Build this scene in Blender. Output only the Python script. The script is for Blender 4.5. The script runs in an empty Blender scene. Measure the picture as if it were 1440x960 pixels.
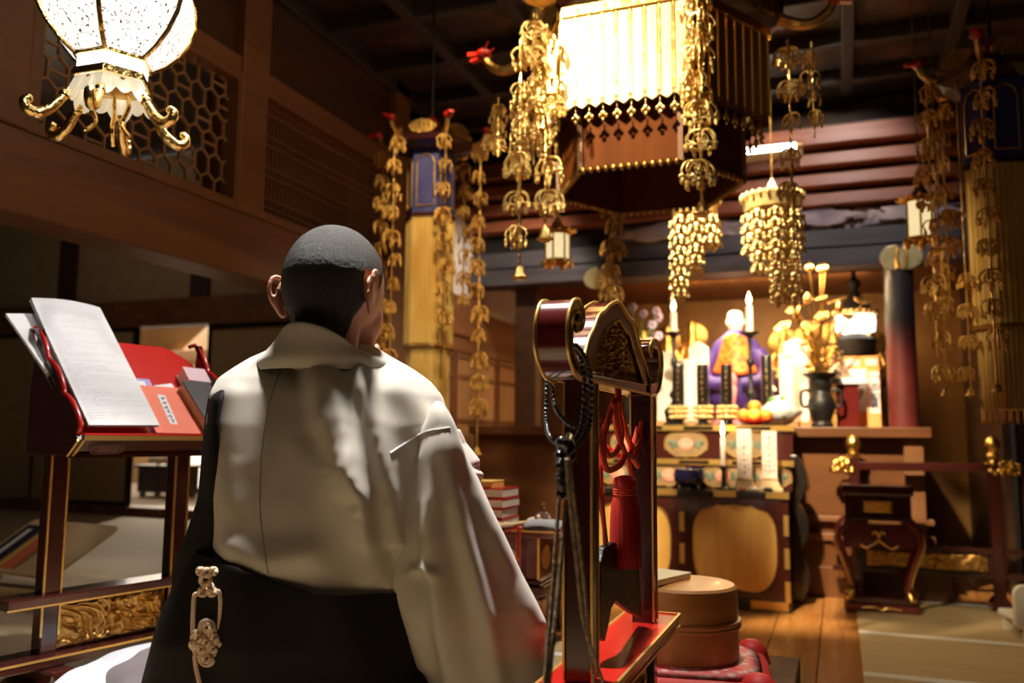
import bpy, bmesh, math, random
from mathutils import Vector, Matrix, noise
sin, cos, pi = math.sin, math.cos, math.pi
R = math.radians
rnd = random.Random(7)
S = bpy.context.scene
COL = S.collection
V = Vector

# ---------------------------------------------------------------- camera
CAM = V((0, 0, .85)); F = 1200.0
yaw, pit, roll = R(20.9), R(6.33), R(0.5)
fwd = V((-sin(yaw)*cos(pit), cos(yaw)*cos(pit), sin(pit)))
rt0 = V((cos(yaw), sin(yaw), 0)); up0 = rt0.cross(fwd)
rt = rt0*cos(roll)+up0*sin(roll); up = up0*cos(roll)-rt0*sin(roll)
cd = bpy.data.cameras.new('camera'); cam = bpy.data.objects.new('camera', cd); COL.objects.link(cam)
M = Matrix((rt, up, -fwd)).transposed().to_4x4(); M.translation = CAM
cam.matrix_world = M
cd.sensor_width = 36; cd.lens = 36*F/1440; cd.clip_start = .02; cd.clip_end = 60
cd.dof.use_dof = True; cd.dof.focus_distance = 1.5; cd.dof.aperture_fstop = 3.2
S.camera = cam
S.cycles.caustics_reflective = False; S.cycles.caustics_refractive = False
S.view_settings.view_transform = 'Standard'; S.view_settings.look = 'None'
S.view_settings.exposure = 0; S.view_settings.gamma = 1; S.view_settings.use_curve_mapping = False

def ray(px, py): return fwd + rt*((px-720)/F) + up*((480-py)/F)
def P(px, py, d): return CAM + ray(px, py)*d
def PZ(px, py, z): r = ray(px, py); return CAM + r*((z-CAM.z)/r.z)
def PY(px, py, y): r = ray(px, py); return CAM + r*(y/r.y)
def PX(px, py, x): r = ray(px, py); return CAM + r*(x/r.x)
def px_of(p):
    q = V(p)-CAM; d = q.dot(fwd)
    return 720+F*q.dot(rt)/d, 480-F*q.dot(up)/d, d

# ---------------------------------------------------------------- materials
def mat(name, col, rough=.5, metal=0, col2=None, scale=8, stretch=(1,1,1), bump=0, bscale=60, coat=0, emit=None, estr=0, kind='noise', detail=4, spec=.5, sheen=0, lo=.35, hi=.65, sss=0):
    m = bpy.data.materials.new(name); m.use_nodes = True
    nt = m.node_tree; N = nt.nodes; L = nt.links
    b = N['Principled BSDF']
    b.inputs['Base Color'].default_value = (*col, 1)
    b.inputs['Roughness'].default_value = rough; b.inputs['Metallic'].default_value = metal
    b.inputs['Coat Weight'].default_value = coat; b.inputs['Coat Roughness'].default_value = .08
    b.inputs['Specular IOR Level'].default_value = spec
    if sheen: b.inputs['Sheen Weight'].default_value = sheen
    if sss:
        b.inputs['Subsurface Weight'].default_value = sss; b.inputs['Subsurface Radius'].default_value = (.02,.008,.004); b.inputs['Subsurface Scale'].default_value = .5
    tc = N.new('ShaderNodeTexCoord'); mp = N.new('ShaderNodeMapping'); mp.inputs['Scale'].default_value = stretch
    L.new(tc.outputs['Object'], mp.inputs['Vector'])
    if col2:
        if kind == 'wood':
            t = N.new('ShaderNodeTexNoise'); t.inputs['Scale'].default_value = scale; t.inputs['Detail'].default_value = 6; t.inputs['Distortion'].default_value = 1.2
            fac = t.outputs['Fac']
        elif kind == 'voronoi':
            t = N.new('ShaderNodeTexVoronoi'); t.inputs['Scale'].default_value = scale; fac = t.outputs['Distance']
        elif kind == 'edge':
            t = N.new('ShaderNodeTexVoronoi'); t.feature = 'DISTANCE_TO_EDGE'; t.inputs['Scale'].default_value = scale; fac = t.outputs['Distance']
        elif kind == 'wave':
            t = N.new('ShaderNodeTexWave'); t.inputs['Scale'].default_value = scale; t.inputs['Distortion'].default_value = 2; fac = t.outputs['Fac']
        else:
            t = N.new('ShaderNodeTexNoise'); t.inputs['Scale'].default_value = scale; t.inputs['Detail'].default_value = detail; fac = t.outputs['Fac']
        L.new(mp.outputs[0], t.inputs['Vector'])
        cr = N.new('ShaderNodeValToRGB'); cr.color_ramp.elements[0].position = lo; cr.color_ramp.elements[1].position = hi
        cr.color_ramp.elements[0].color = (*col, 1); cr.color_ramp.elements[1].color = (*col2, 1)
        L.new(fac, cr.inputs[0]); L.new(cr.outputs[0], b.inputs['Base Color'])
        if emit == 'base': L.new(cr.outputs[0], b.inputs['Emission Color'])
    if bump:
        n2 = N.new('ShaderNodeTexNoise'); n2.inputs['Scale'].default_value = bscale; n2.inputs['Detail'].default_value = 3
        L.new(mp.outputs[0], n2.inputs['Vector'])
        bp = N.new('ShaderNodeBump'); bp.inputs['Strength'].default_value = bump; bp.inputs['Distance'].default_value = .01
        L.new(n2.outputs['Fac'], bp.inputs['Height']); L.new(bp.outputs[0], b.inputs['Normal'])
    if emit:
        if emit != 'base': b.inputs['Emission Color'].default_value = (*emit, 1)
        b.inputs['Emission Strength'].default_value = estr
    return m
GOLD = mat('gold', (.95,.62,.18), .3, 1, bump=.3, bscale=40)
GOLDB = mat('bright_gold', (1,.72,.28), .24, 1, bump=.4, bscale=60)
GOLDD = mat('aged_gold', (.62,.36,.1), .38, 1, (.85,.55,.18), 14, bump=.4, bscale=50)
BRONZE = mat('dark_bronze', (.3,.17,.06), .4, 1, (.55,.33,.1), 20, bump=.3)
GILT = mat('gilt_line', (.86,.56,.17), .36, .85)
GPANEL = mat('gilt_panel', (.78,.45,.12), .42, .35, (.86,.54,.18), 5, (6,1,.6))
LRED = mat('red_lacquer', (.5,.012,.008), .28, 0, (.6,.02,.012), 3, coat=.5)
MAR = mat('maroon_lacquer', (.11,.012,.012), .18, 0, (.15,.018,.015), 3, coat=1)
MARD = mat('dark_maroon_lacquer', (.045,.009,.007), .22, 0, (.06,.013,.01), 3, coat=.6)
BLK = mat('black_lacquer', (.012,.010,.010), .22, 0, (.02,.016,.014), 4, coat=.5)
BLKM = mat('black_iron', (.009,.008,.008), .45, .2, (.018,.017,.017), 14, bump=.3)
WDK = mat('dark_wood', (.05,.022,.010), .5, 0, (.085,.036,.015), 6, (1,.12,1), kind='wood')
WMD = mat('brown_wood', (.17,.068,.026), .5, 0, (.26,.105,.042), 5, (1,.1,1), kind='wood', bump=.15)
WMDX = mat('brown_beam_wood', (.16,.062,.026), .5, 0, (.25,.1,.042), 5, (.12,1,1.5), kind='wood', bump=.1)
WRED = mat('reddish_beam_wood', (.2,.058,.028), .45, 0, (.3,.095,.045), 5, (.1,1,1.5), kind='wood')
WLT = mat('light_brown_wood', (.4,.2,.085), .5, 0, (.52,.28,.125), 6, (1,1,.12), kind='wood')
WPALE = mat('pale_wood', (.72,.5,.28), .5, 0, (.8,.6,.36), 5, (.3,2,1), kind='wood')
WGREY = mat('weathered_beam', (.035,.033,.042), .6, 0, (.095,.085,.1), 5, (.15,1,1), kind='wood')
PLAS = mat('plaster', (.42,.32,.21), .9, 0, (.47,.37,.25), 12, bump=.1)
PLASW = mat('white_plaster', (.75,.7,.66), .85, 0, (.8,.76,.72), 9)
TAT = mat('tatami', (.5,.36,.19), .75, 0, (.58,.44,.25), 40, (.05,3,1), bump=.2, bscale=120)
TATG = mat('worn_tatami', (.42,.34,.25), .8, 0, (.52,.43,.32), 40, (.05,3,1), bump=.2, bscale=120)
HERI = mat('white_tatami_border', (.8,.8,.8), .8, 0, (.88,.88,.88), 80)
PAPER = mat('white_paper', (.83,.84,.87), .7, 0, (.79,.8,.84), 6)
PAGES = mat('page_edges', (.62,.5,.34), .8, 0, (.75,.64,.46), 10, (1,1,60))
PAGEW = mat('pale_page_edges', (.75,.68,.6), .8, 0, (.85,.79,.72), 10, (1,1,60))
ORANGE = mat('orange_cover', (.85,.19,.1), .6, 0, (.9,.22,.12), 12)
YEL = mat('yellow_cover', (.85,.55,.12), .6, 0, (.9,.6,.16), 12)
BLKC = mat('black_book_cover', (.02,.02,.022), .45, 0, (.03,.03,.032), 20)
NAVY = mat('navy_cover', (.02,.022,.05), .6, 0, (.03,.032,.07), 20)
PURP = mat('purple_cover', (.3,.26,.55), .6, 0, (.42,.38,.68), 30)
INK = mat('ink', (.03,.025,.025), .6, 0, (.05,.04,.04), 30)
GREYINK = mat('grey_ink', (.6,.61,.66), .7, 0, (.64,.65,.69), 30)
ROBE = mat('beige_robe_cloth', (.56,.52,.45), .72, 0, (.6,.56,.49), 3, sheen=.25, bump=.06, bscale=900)
ROBEB = mat('black_robe_cloth', (.007,.006,.0055), .75, 0, (.010,.0085,.0075), 5, spec=.2, bump=.05, bscale=700)
JUBAN = mat('white_undergarment', (.72,.62,.58), .75, 0, (.78,.68,.64), 6)
HEMG = mat('grey_underskirt', (.14,.12,.13), .8, 0, (.18,.155,.165), 6)
HEMW = mat('white_underskirt', (.52,.54,.6), .8, 0, (.48,.5,.56), 6)
CORDW = mat('cream_cord', (.62,.45,.32), .7, 0, (.74,.56,.42), 90, bump=.3, bscale=150)
CORDR = mat('red_silk_cord', (.85,.09,.03), .55, 0, (.75,.055,.018), 60, (1,1,.3), bump=.5, bscale=120)
TASS = mat('red_tassel_silk', (.62,.03,.015), .55, 0, (.42,.015,.008), 120, (1,1,.04), bump=.6, bscale=100)
CORDT = mat('tan_braid', (.4,.28,.17), .6, 0, (.12,.08,.05), 160, bump=.5, bscale=200)
SKIN = mat('skin', (.5,.24,.15), .5, 0, (.56,.28,.18), 9, sss=.12)
HAIRM = mat('cropped_hair', (.006,.0055,.0055), .65, 0, (.03,.027,.025), 380, bump=.55, bscale=750, detail=2)
ORNG = mat('orange_peel', (.9,.3,.03), .45, 0, (.95,.38,.05), 30, bump=.15, bscale=90)
LEMON = mat('yellow_peel', (.85,.6,.06), .45, 0, (.8,.68,.12), 12)
REDC = mat('red_brocade', (.75,.02,.02), .55, 0, (.85,.05,.05), 10)
PALEC = mat('pale_brocade', (.8,.5,.5), .6, 0, (.75,.15,.15), 45, kind='voronoi', lo=.3, hi=.5)
ZEL = mat('zelkova_wood', (.52,.22,.06), .4, 0, (.66,.31,.1), 4, (1,1,5), kind='wood', coat=.2)
BLUEG = mat('dark_blue_glaze', (.012,.012,.06), .12, 0, (.02,.02,.09), 6, coat=.8)
BLUEP = mat('deep_blue_panel', (.02,.02,.14), .5, 0, (.05,.05,.2), 9)
CAND = mat('white_wax', (.85,.72,.68), .5, 0, (.88,.76,.72), 9, sss=.2)
FLAME = mat('flame', (1,.7,.3), .5, 0, (1,.75,.35), 5, emit=(1,.62,.22), estr=26)
VIOLET = mat('purple_silk', (.035,.014,.17), .55, 0, (.055,.025,.24), 8)
MANT = mat('orange_silk', (.6,.07,.006), .5, 0, (.8,.2,.02), 30, kind='voronoi')
PINK = mat('pink_silk', (.75,.35,.38), .6, 0, (.6,.2,.26), 20)
IVORY = mat('ivory_white', (.85,.8,.74), .5, 0, (.8,.74,.66), 9)
GREEN = mat('green_leaf', (.06,.2,.04), .5, 0, (.12,.32,.07), 20)
LILAC = mat('lilac_petal', (.45,.32,.55), .6, 0, (.65,.55,.7), 25)
FOIL = mat('clear_wrap', (.7,.72,.74), .15, .3, (.85,.87,.88), 20, bump=1, bscale=30)
CEIL = mat('dark_ceiling_board', (.03,.022,.018), .55, 0, (.05,.034,.026), 4)
CEILP = mat('painted_ceiling_panel', (.035,.018,.013), .55, 0, (.11,.04,.025), 5, kind='noise', lo=.5, hi=.62)
FLR = mat('floor_board', (.4,.165,.045), .22, 0, (.52,.24,.075), 4, (6,.5,1), kind='wood')
CARV = mat('painted_cloud_carving', (.16,.12,.17), .7, 0, (.5,.4,.38), 4, (1,1,2), detail=5)
GLASSW = mat('lit_white_glass', (.95,.93,.88), .4, 0, (.9,.9,.88), 4, emit=(1,.92,.78), estr=2.2)
DAY = mat('daylit_shoji', (.9,.86,.78), .6, 0, (.86,.8,.7), 2, emit=(1,.86,.66), estr=1.5)
CRYST = mat('glass_ball', (.9,.9,.92), .04, 0, (.8,.8,.84), 4)
CRYST.node_tree.nodes['Principled BSDF'].inputs['Transmission Weight'].default_value = .9

# ---------------------------------------------------------------- mesh builder
def frame_of(t):
    t = V(t).normalized(); a = V((0,0,1)) if abs(t.z) < .9 else V((1,0,0))
    n = t.cross(a).normalized(); return n, t.cross(n).normalized()
class B:
    def __init__(s): s.v = []; s.f = []
    def add(s, vs, fs):
        o = len(s.v); s.v += [tuple(x) for x in vs]; s.f += [tuple(i+o for i in f) for f in fs]; return s
    def box(s, x0, x1, y0, y1, z0, z1):
        vs = [(x,y,z) for z in (z0,z1) for y in (y0,y1) for x in (x0,x1)]
        return s.add(vs, [(0,2,3,1),(4,5,7,6),(0,1,5,4),(2,6,7,3),(0,4,6,2),(1,3,7,5)])
    def bar(s, a, b, w, h, upv=(0,0,1)):
        a, b = V(a), V(b); t = (b-a).normalized(); u = V(upv); sd = t.cross(u).normalized(); u = sd.cross(t)
        vs = [p+sd*i*w/2+u*j*h/2 for p in (a,b) for i,j in ((-1,-1),(1,-1),(1,1),(-1,1))]
        return s.add(vs, [(0,1,2,3),(7,6,5,4)]+[(i+4,(i+1)%4+4,(i+1)%4,i) for i in range(4)])
    def rings(s, rs, closed=True, cap=True, loop=False):
        n = len(rs[0]); vs = [p for r in rs for p in r]; fs = []
        m = len(rs)
        for i in range(m if loop else m-1):
            for j in range(n if closed else n-1):
                a, b = i*n+j, i*n+(j+1) % n; c, d = ((i+1) % m)*n+(j+1) % n, ((i+1) % m)*n+j
                fs.append((a,b,c,d))
        if cap and closed and not loop: fs += [tuple(range(n))[::-1], tuple(range((m-1)*n, m*n))]
        return s.add(vs, fs)
    def tube(s, pts, r, n=8, loop=False):
        pts = [V(p) for p in pts]; m = len(pts); rs = []; pn = None
        for i, p in enumerate(pts):
            a = pts[(i-1) % m] if (i or loop) else p; b = pts[(i+1) % m] if (i < m-1 or loop) else p
            t = (b-a).normalized()
            if pn is None: pn, _ = frame_of(t)
            pn = (pn - t*pn.dot(t)).normalized(); bn = t.cross(pn)
            rr = r[i] if isinstance(r, (list,tuple)) else r
            rs.append([p+pn*cos(2*pi*k/n)*rr+bn*sin(2*pi*k/n)*rr for k in range(n)])
        return s.rings(rs, loop=loop)
    def lathe(s, prof, n=20, c=(0,0,0), sx=1, sy=1):
        rs = [[(c[0]+r*sx*cos(2*pi*k/n), c[1]+r*sy*sin(2*pi*k/n), c[2]+z) for k in range(n)] for r, z in prof]
        return s.rings(rs)
    def ball(s, c, r, n=10, m=7):
        rx, ry, rz = (r,r,r) if not isinstance(r, (tuple,list)) else r
        return s.rings([[(c[0]+rx*max(sin(pi*i/m),.02)*cos(2*pi*k/n), c[1]+ry*max(sin(pi*i/m),.02)*sin(2*pi*k/n), c[2]-rz*cos(pi*i/m)) for k in range(n)] for i in range(m+1)])
    def prism(s, pts, off):           # planar polygon (3D pts) extruded by the vector off
        n = len(pts); off = V(off); vs = [V(p) for p in pts]+[V(p)+off for p in pts]
        return s.add(vs, [tuple(range(n))[::-1], tuple(range(n,2*n))]+[(i,(i+1)%n,(i+1)%n+n,i+n) for i in range(n)])
    def grid(s, fn, nu, nv):
        return s.add([fn(i/nu, j/nv) for i in range(nu+1) for j in range(nv+1)],
                     [(i*(nv+1)+j, (i+1)*(nv+1)+j, (i+1)*(nv+1)+j+1, i*(nv+1)+j+1) for i in range(nu) for j in range(nv)])
    def xf(s, m): s.v = [tuple(m @ V(p)) for p in s.v]; return s
    def build(s, name, m, parent=None, smooth=True, bev=0, sub=0, solid=0, ang=40):
        me = bpy.data.meshes.new(name); me.from_pydata(s.v, [], s.f)
        b = bmesh.new(); b.from_mesh(me); bmesh.ops.recalc_face_normals(b, faces=b.faces); b.to_mesh(me); b.free()
        if isinstance(m, (list,tuple)):
            for q in m: me.materials.append(q)
        else: me.materials.append(m)
        o = bpy.data.objects.new(name, me); COL.objects.link(o)
        if parent: o.parent = parent
        if smooth:
            me.polygons.foreach_set('use_smooth', [True]*len(me.polygons))
            if ang < 180: me.set_sharp_from_angle(angle=R(ang))
        if solid:
            q = o.modifiers.new('solid', 'SOLIDIFY'); q.thickness = solid; q.offset = 0
        if bev:
            q = o.modifiers.new('bevel', 'BEVEL'); q.width = bev; q.segments = 2; q.limit_method = 'ANGLE'
        if sub:
            q = o.modifiers.new('sub', 'SUBSURF'); q.levels = sub; q.render_levels = sub
        return o
def tag(o, label, cat, group=None, kind=None):
    o['label'] = label; o['category'] = cat
    if group: o['group'] = group
    if kind: o['kind'] = kind
    return o
def thing(name, label, cat, loc=(0,0,0), rz=0, group=None):
    o = bpy.data.objects.new(name, None); COL.objects.link(o); o.location = loc; o.rotation_euler = (0,0,rz); o.empty_display_size = .05
    return tag(o, label, cat, group)
def struct(o): o['kind'] = 'structure'; return o
def dup(o, parent=None, loc=None, rz=None, label=None, group=None):
    c = o.copy(); COL.objects.link(c); c.parent = parent
    if loc is not None: c.location = loc
    if rz is not None: c.rotation_euler = (0,0,rz)
    if label: c['label'] = label
    if group: c['group'] = group
    for ch in list(o.children): dup(ch, c)
    return c
def smoothpath(pts, n=6, loop=False):
    pts = [V(p) for p in pts]; out = []; m = len(pts)
    for i in range(m if loop else m-1):
        p0 = pts[(i-1) % m] if (i or loop) else pts[0]; p1 = pts[i]; p2 = pts[(i+1) % m]; p3 = pts[(i+2) % m] if (i+2 < m or loop) else pts[-1]
        for k in range(n):
            t = k/n
            out.append(.5*((2*p1)+(p2-p0)*t+(2*p0-5*p1+4*p2-p3)*t*t+(3*p1-p0-3*p2+p3)*t**3))
    if not loop: out.append(pts[-1])
    return out
def carve(b, corner, du, dv, nrm, nu, nv, depth, sc, seed=0):   # a carved relief: dense grid with swirling height
    corner, du, dv, nrm = V(corner), V(du), V(dv), V(nrm)
    def fn(u, v):
        p = corner+du*u+dv*v; q = V((u*du.length*sc+seed, v*dv.length*sc, seed*.37))
        w = noise.noise_vector(q*.6)*1.3
        h = abs(sin(3.2*(noise.noise(q+w))*2.2)); h = h*.75+.25*abs(noise.noise(q*3))
        e = min(1, 12*min(u,1-u,v,1-v)+.1)
        return p+nrm*depth*h*e
    b.grid(fn, nu, nv)
    return b
# ================================================================ THE SETTING
def sbox(name, m, x0, x1, y0, y1, z0, z1, bev=0, parent=None):
    o = B().box(x0,x1,y0,y1,z0,z1).build(name, m, parent, smooth=False, bev=bev)
    return o if parent else struct(o)
# floor boards around the altar (running in depth), each board a slab of the one floor
b = B(); x = -2.5
while x < 4:
    b.box(x, x+.196, 1.5, 7.2, -.03, 0); x += .2
struct(b.build('floor', FLR, smooth=False, bev=.002))
# raised tatami platform with a worn wooden edge
EX, EY = -.113, 2.42
pl = struct(B().box(-4, EX-.075, -1.2, EY-.06, .0, .28).build('platform', TAT, smooth=False))
WORN = mat('worn_edge_wood', (.14,.062,.034), .75, 0, (.24,.12,.07), 9, (1,.3,1), kind='wood', spec=.15)
sbox('platform_trim', WORN, EX-.075, EX, -1.2, EY, 0, .283, .004)
sbox('platform_trim', WORN, -2.1, EX-.075, EY-.06, EY, 0, .283, .004)
bb = B()
for yy in (2.2, 1.39, .58): bb.box(-2.1, EX-.076, yy, yy+.035, .27, .2815)
bb.build('border_trim', HERI, pl, smooth=False)
# tatami laid on the right of the floor
ty = [1.62, 2.45]+[PZ(1310,y_,.0135).y for y_ in (956,896,846)]
tt = struct(B().box(.055, 3.2, 1.5, 5.0, 0, .012).build('floor_tatami', TAT, smooth=False))
bb = B()
for yy in ty: bb.box(.055, 3.2, yy-.03, yy+.03, .005, .0135)
bb.build('border_trim', HERI, tt, smooth=False)
# left room
struct(B().box(-8, -2.1, EY, 4.74, 0, .28).build('floor_left', TATG, smooth=False))
struct(B().box(-8, -4, -1.2, EY, 0, .28).build('floor_left_front', TATG, smooth=False))
struct(B().box(-9, -2.1, 4.74, 9, 0, .28).build('floor_far_room', TATG, smooth=False))
sbox('trim_sill', WMD, -8, -2.3, 4.66, 4.82, .28, .34, .004)
YB = 4.74
oL, oR = PY(191,600,YB).x, PY(286,600,YB).x
sbox('trim_lintel', WMD, -8, -2.3, YB-.07, YB+.07, 1.6, 1.79, .004)
sbox('wall_left_room', PLAS, -8, -2.3, YB-.02, YB+.02, 1.79, 2.85)
for px0, px1 in ((90,113),(275,300)):
    a, c = PY(px0,380,YB).x, PY(px1,380,YB).x
    sbox('trim_strut', WDK, a, c, YB-.05, YB+.03, 1.79, 2.85, .003)
FUS = mat('fusuma_paper', (.5,.36,.21), .75, 0, (.54,.4,.24), 10)
def fusuma(n, x0, x1, y):
    d = struct(B().box(x0,x1,y-.012,y+.012,.34,1.6).build('door_%d' % n, FUS, smooth=False))
    f = B()
    for a,c,e,g in ((x0,x0+.03,.34,1.6),(x1-.03,x1,.34,1.6),(x0+.03,x1-.03,.34,.37),(x0+.03,x1-.03,1.57,1.6)): f.box(a,c,y-.018,y+.018,e,g)
    f.build('door_frame', BLK, d, smooth=False)
    h = B(); cx = x1-.09 if n % 2 else x0+.09
    h.rings([[(cx+r*cos(2*pi*k/14), y-.013-q, .95+r*1.3*sin(2*pi*k/14)) for k in range(14)] for r, q in ((.03,0),(.03,.004),(.022,.004),(.02,.001))])
    h.build('door_pull', BLKM, d)
fusuma(1, oL-.95, oL, YB-.025); fusuma(2, oR, oR+.95, YB+.02); fusuma(3, oL-1.9, oL-.93, YB+.02); fusuma(4, oR+.93, oR+1.8, YB-.025)
# room beyond the sliding doors: daylit window wall
sbox('wall_far_room', WPALE, -10, -3, 7.9, 8.0, .28, 2.9)
sbox('wall_far_room_side', PLASW, -10, -9.9, 4.9, 8, .28, 2.9)
sbox('ceiling_far_room', WPALE, -10, -2.3, 4.9, 8, 2.85, 2.9)
w = struct(B().box(-9.5,-5.2,7.86,7.89,.6,1.62).build('window_1', DAY, smooth=False))
f = B(); xx = -9.5
while xx < -5.15: f.box(xx-.02,xx+.02,7.82,7.87,.55,1.66); xx += .43
for zz in (.58,.95,1.3,1.64): f.box(-9.5,-5.2,7.825,7.865,zz-.02,zz+.02)
f.build('window_frame', WPALE, w, smooth=False)
sbox('trim_far_room', WLT, -9.6,-5.1,7.78,7.9,1.68,1.8,.004)
# left nave wall: beam, posts, lattice transoms
XL = -2.3
sbox('beam_left', WMDX.copy(), XL-.16, XL+.02, -.5, 5.3, 1.50, 1.76, .006)
bl = bpy.data.objects['beam_left']; bl.data.materials[0].node_tree.nodes['Mapping'].inputs['Scale'].default_value = (1.5,.12,1.5)
sbox('trim_left_upper', WMD, XL-.1, XL+.015, -.5, 5.3, 2.33, 2.42, .004)
sbox('wall_left_upper', WDK, XL-.12, XL-.02, -.5, 5.3, 2.42, 2.85)
yA, yB_, yC, yD = PX(36,200,XL).y, PX(330,200,XL).y, PX(368,200,XL).y, PX(548,260,XL).y
for a, c in ((yA-.22,yA-.02),(yB_,yC),(yD,yD+.17)):
    sbox('trim_post', WMD, XL-.14, XL+.03, a, c, 1.76 if c < 4 else 0, 2.85, .006)
def lattice_hex(y0, y1):     # tall hexagons joined by short slanted bars, a second smaller set between
    b = B(); z0, z1 = 1.8, 2.32; n = 12; w = (y1-y0)/n; h1, h2 = .062, .026; X = XL-.03
    j = 0; z = z0
    def bar(ya, za, yb, zb_):
        if max(ya,yb) > y1+.001 or min(ya,yb) < y0-.001 or za > z1: return
        b.bar((X,ya,za), (X,yb,min(zb_,z1)), .0075, .012, (1,0,0))
    while z < z1:
        o = 0 if j % 2 == 0 else .5
        for i in range(n+1):
            y = y0+(i+o)*w; bar(y, z, y, z+h1)
            up = z+h1
            bar(y, up, y+w/2, up+h2); bar(y, up, y-w/2, up+h2)
            if (i+j) % 3 == 0: bar(y, z+h1*.5, y+w, z+h1*.5)
        z += h1+h2; j += 1
    return b
t1 = struct(lattice_hex(yA,yB_).build('trim_lattice_hexagon', WLT, smooth=False))
fr = B()
for (a,c,e,g) in ((yA-.02,yB_+.02,1.76,1.8),(yA-.02,yB_+.02,2.31,2.345),(yA-.02,yA+.02,1.8,2.31),(yB_-.02,yB_+.02,1.8,2.31)): fr.box(XL-.05,XL+.025,a,c,e,g)
fr.build('lattice_frame', WMD, t1, smooth=False)
b = B(); yy = yC+.03
while yy < yD: b.box(XL-.035,XL-.025,yy-.004,yy+.004,1.8,2.32); yy += .028
for zz in (1.84,1.88,1.98,2.02,2.12,2.16,2.26,2.3): b.box(XL-.03,XL-.018,yC,yD,zz-.004,zz+.004)
t2 = struct(b.build('trim_lattice_fine', WMD, smooth=False))
fr = B()
for (a,c,e,g) in ((yC,yD,1.76,1.8),(yC,yD,2.31,2.345)): fr.box(XL-.05,XL+.025,a,c,e,g)
fr.build('lattice_frame', WMD, t2, smooth=False)
sbox('wall_left_backing', WDK, XL-.3, XL-.27, yC, yD, 1.76, 2.4)
# beyond the last post: white plaster above wooden board doors
sbox('wall_left', PLASW, XL-.06, XL-.02, yD+.17, 6.7, 1.76, 2.85)
sbox('wall_left_band', WMD, XL-.06, XL+.0, yD+.17, 6.7, 1.40, 1.70, .004)
DRW = mat('board_door', (.36,.18,.075), .5, 0, (.47,.245,.105), 5, (1,5,.15), kind='wood')
y0 = yD+.2; n = 5
while y0 < 6.6:
    d = struct(B().box(XL-.05,XL-.02,y0,y0+.72,.05,1.4).build('door_%d' % n, DRW, smooth=False)); f = B()
    for zz in (.08,.36,.66,.95,1.24,1.37): f.box(XL-.02,XL-.008,y0,y0+.72,zz-.012,zz+.012)
    for yv in (y0+.015,y0+.705): f.box(XL-.02,XL-.004,yv-.015,yv+.015,.05,1.4)
    f.build('door_rail', WMD, d, smooth=False); y0 += .74; n += 1
# the altar front: beams, carved transom
FY = 5.3
sbox('beam_dark_lower', WGREY, -2.3, 2.2, FY-.1, FY+.1, 1.845, 1.95, .006)
sbox('beam_dark_upper', WGREY, -2.3, 2.2, FY-.07, FY+.09, 1.965, 2.07, .006)
sbox('beam_dark_groove', BLKM, -2.3, 2.2, FY-.05, FY+.05, 1.945, 1.97)
for k, (z0, z1, yf) in enumerate(((2.20,2.27,.14),(2.30,2.37,.2),(2.40,2.47,.27),(2.50,2.60,.34))):
    sbox('beam_red', WRED, -2.3, 2.6, FY-yf, FY+.05, z0, z1, .006)
    sbox('beam_red_recess', WDK, -2.3, 2.6, FY-yf+.07, FY+.05, z1, z1+.03)
sbox('wall_front_upper', WDK, -2.3, 2.6, FY+.02, FY+.06, 2.05, 2.85)
# carved cloud transom boards between the beams
def cloudboard(x0, x1, seed):
    b = B(); carve(b, (x0,FY-.03,2.07), (x1-x0,0,0), (0,0,.125), (0,-1,0), 90, 18, .05, 5, seed); return struct(b.build('trim_cloud_carving', CARV))
cloudboard(-1.35, .1, 3); cloudboard(.12, 1.1, 8); sbox('trim_carving_dark', BLKM, -2.3, -1.36, FY-.03, FY+.01, 2.07, 2.2)
def cloudplate(cx, cz, w, h, ph):
    pts = []
    for k in range(48):
        a = 2*pi*k/48; r = 1+.16*sin(5*a+ph)+.07*sin(9*a+ph*2)
        pts.append((cx+w*r*cos(a), FY-.1, cz+h*r*sin(a)))
    return struct(B().prism(pts, (0,.03,0)).build('trim_cloud_plate', CARV, bev=.004))
for q in ((-.98,2.125,.22,.055,0),(-.1,2.14,.24,.05,1),(.45,2.13,.2,.05,2.3),(.86,2.12,.16,.045,.5)): cloudplate(*q)
# alcove behind the altar
ALC = mat('alcove_wall', (.2,.085,.022), .5, 0, (.4,.19,.055), 4, (1,1,.4))
sbox('wall_back', ALC, -2.0, .9, 6.95, 7.0, 0, 1.95)
sbox('wall_back_left', WDK, -2.3, -2.0, 6.6, 6.7, 0, 2.1)
sbox('ceiling_alcove', WMD, -2.3, 1.2, 5.4, 7.0, 1.95, 1.98)
sbox('wall_alcove_right', WDK, .86, .9, 5.5, 7, 0, 1.95)
sbox('trim_alcove_post', WDK, PY(728,500,5.42).x, PY(758,500,5.42).x, 5.36, 5.48, 0, 1.85, .006)
sbox('wall_right', WDK, 2.6, 2.7, -.5, 7, 0, 2.85)
sbox('wall_right_back', WDK, .95, 2.6, 5.6, 5.66, 0, 2.1)
# coffered ceiling
b = B(); b.box(-9,3,-1.5,5.4,2.86,2.9)
struct(b.build('ceiling', CEIL, smooth=False))
b = B(); x = -2.3
while x < 2.7: b.box(x-.03,x+.03,-1.5,5.0,2.78,2.86); x += .48
y = -1.4
while y < 5.0: b.box(-2.3,2.7,y-.03,y+.03,2.785,2.862); y += .48
struct(b.build('ceiling_ribs', CEIL, smooth=False, bev=.006))
b = B(); x = -2.3
while x < 2.6:
    y = -1.4
    while y < 4.9:
        b.lathe([(.01,-.004),(.15,-.004),(.165,0)], 20, (x+.24,y+.24,2.858)); y += .48
    x += .48
struct(b.build('ceiling_panel', CEILP))
sbox('wall_behind', WDK, -8, 2.7, -1.5, -1.42, 0, 2.85)
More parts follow.
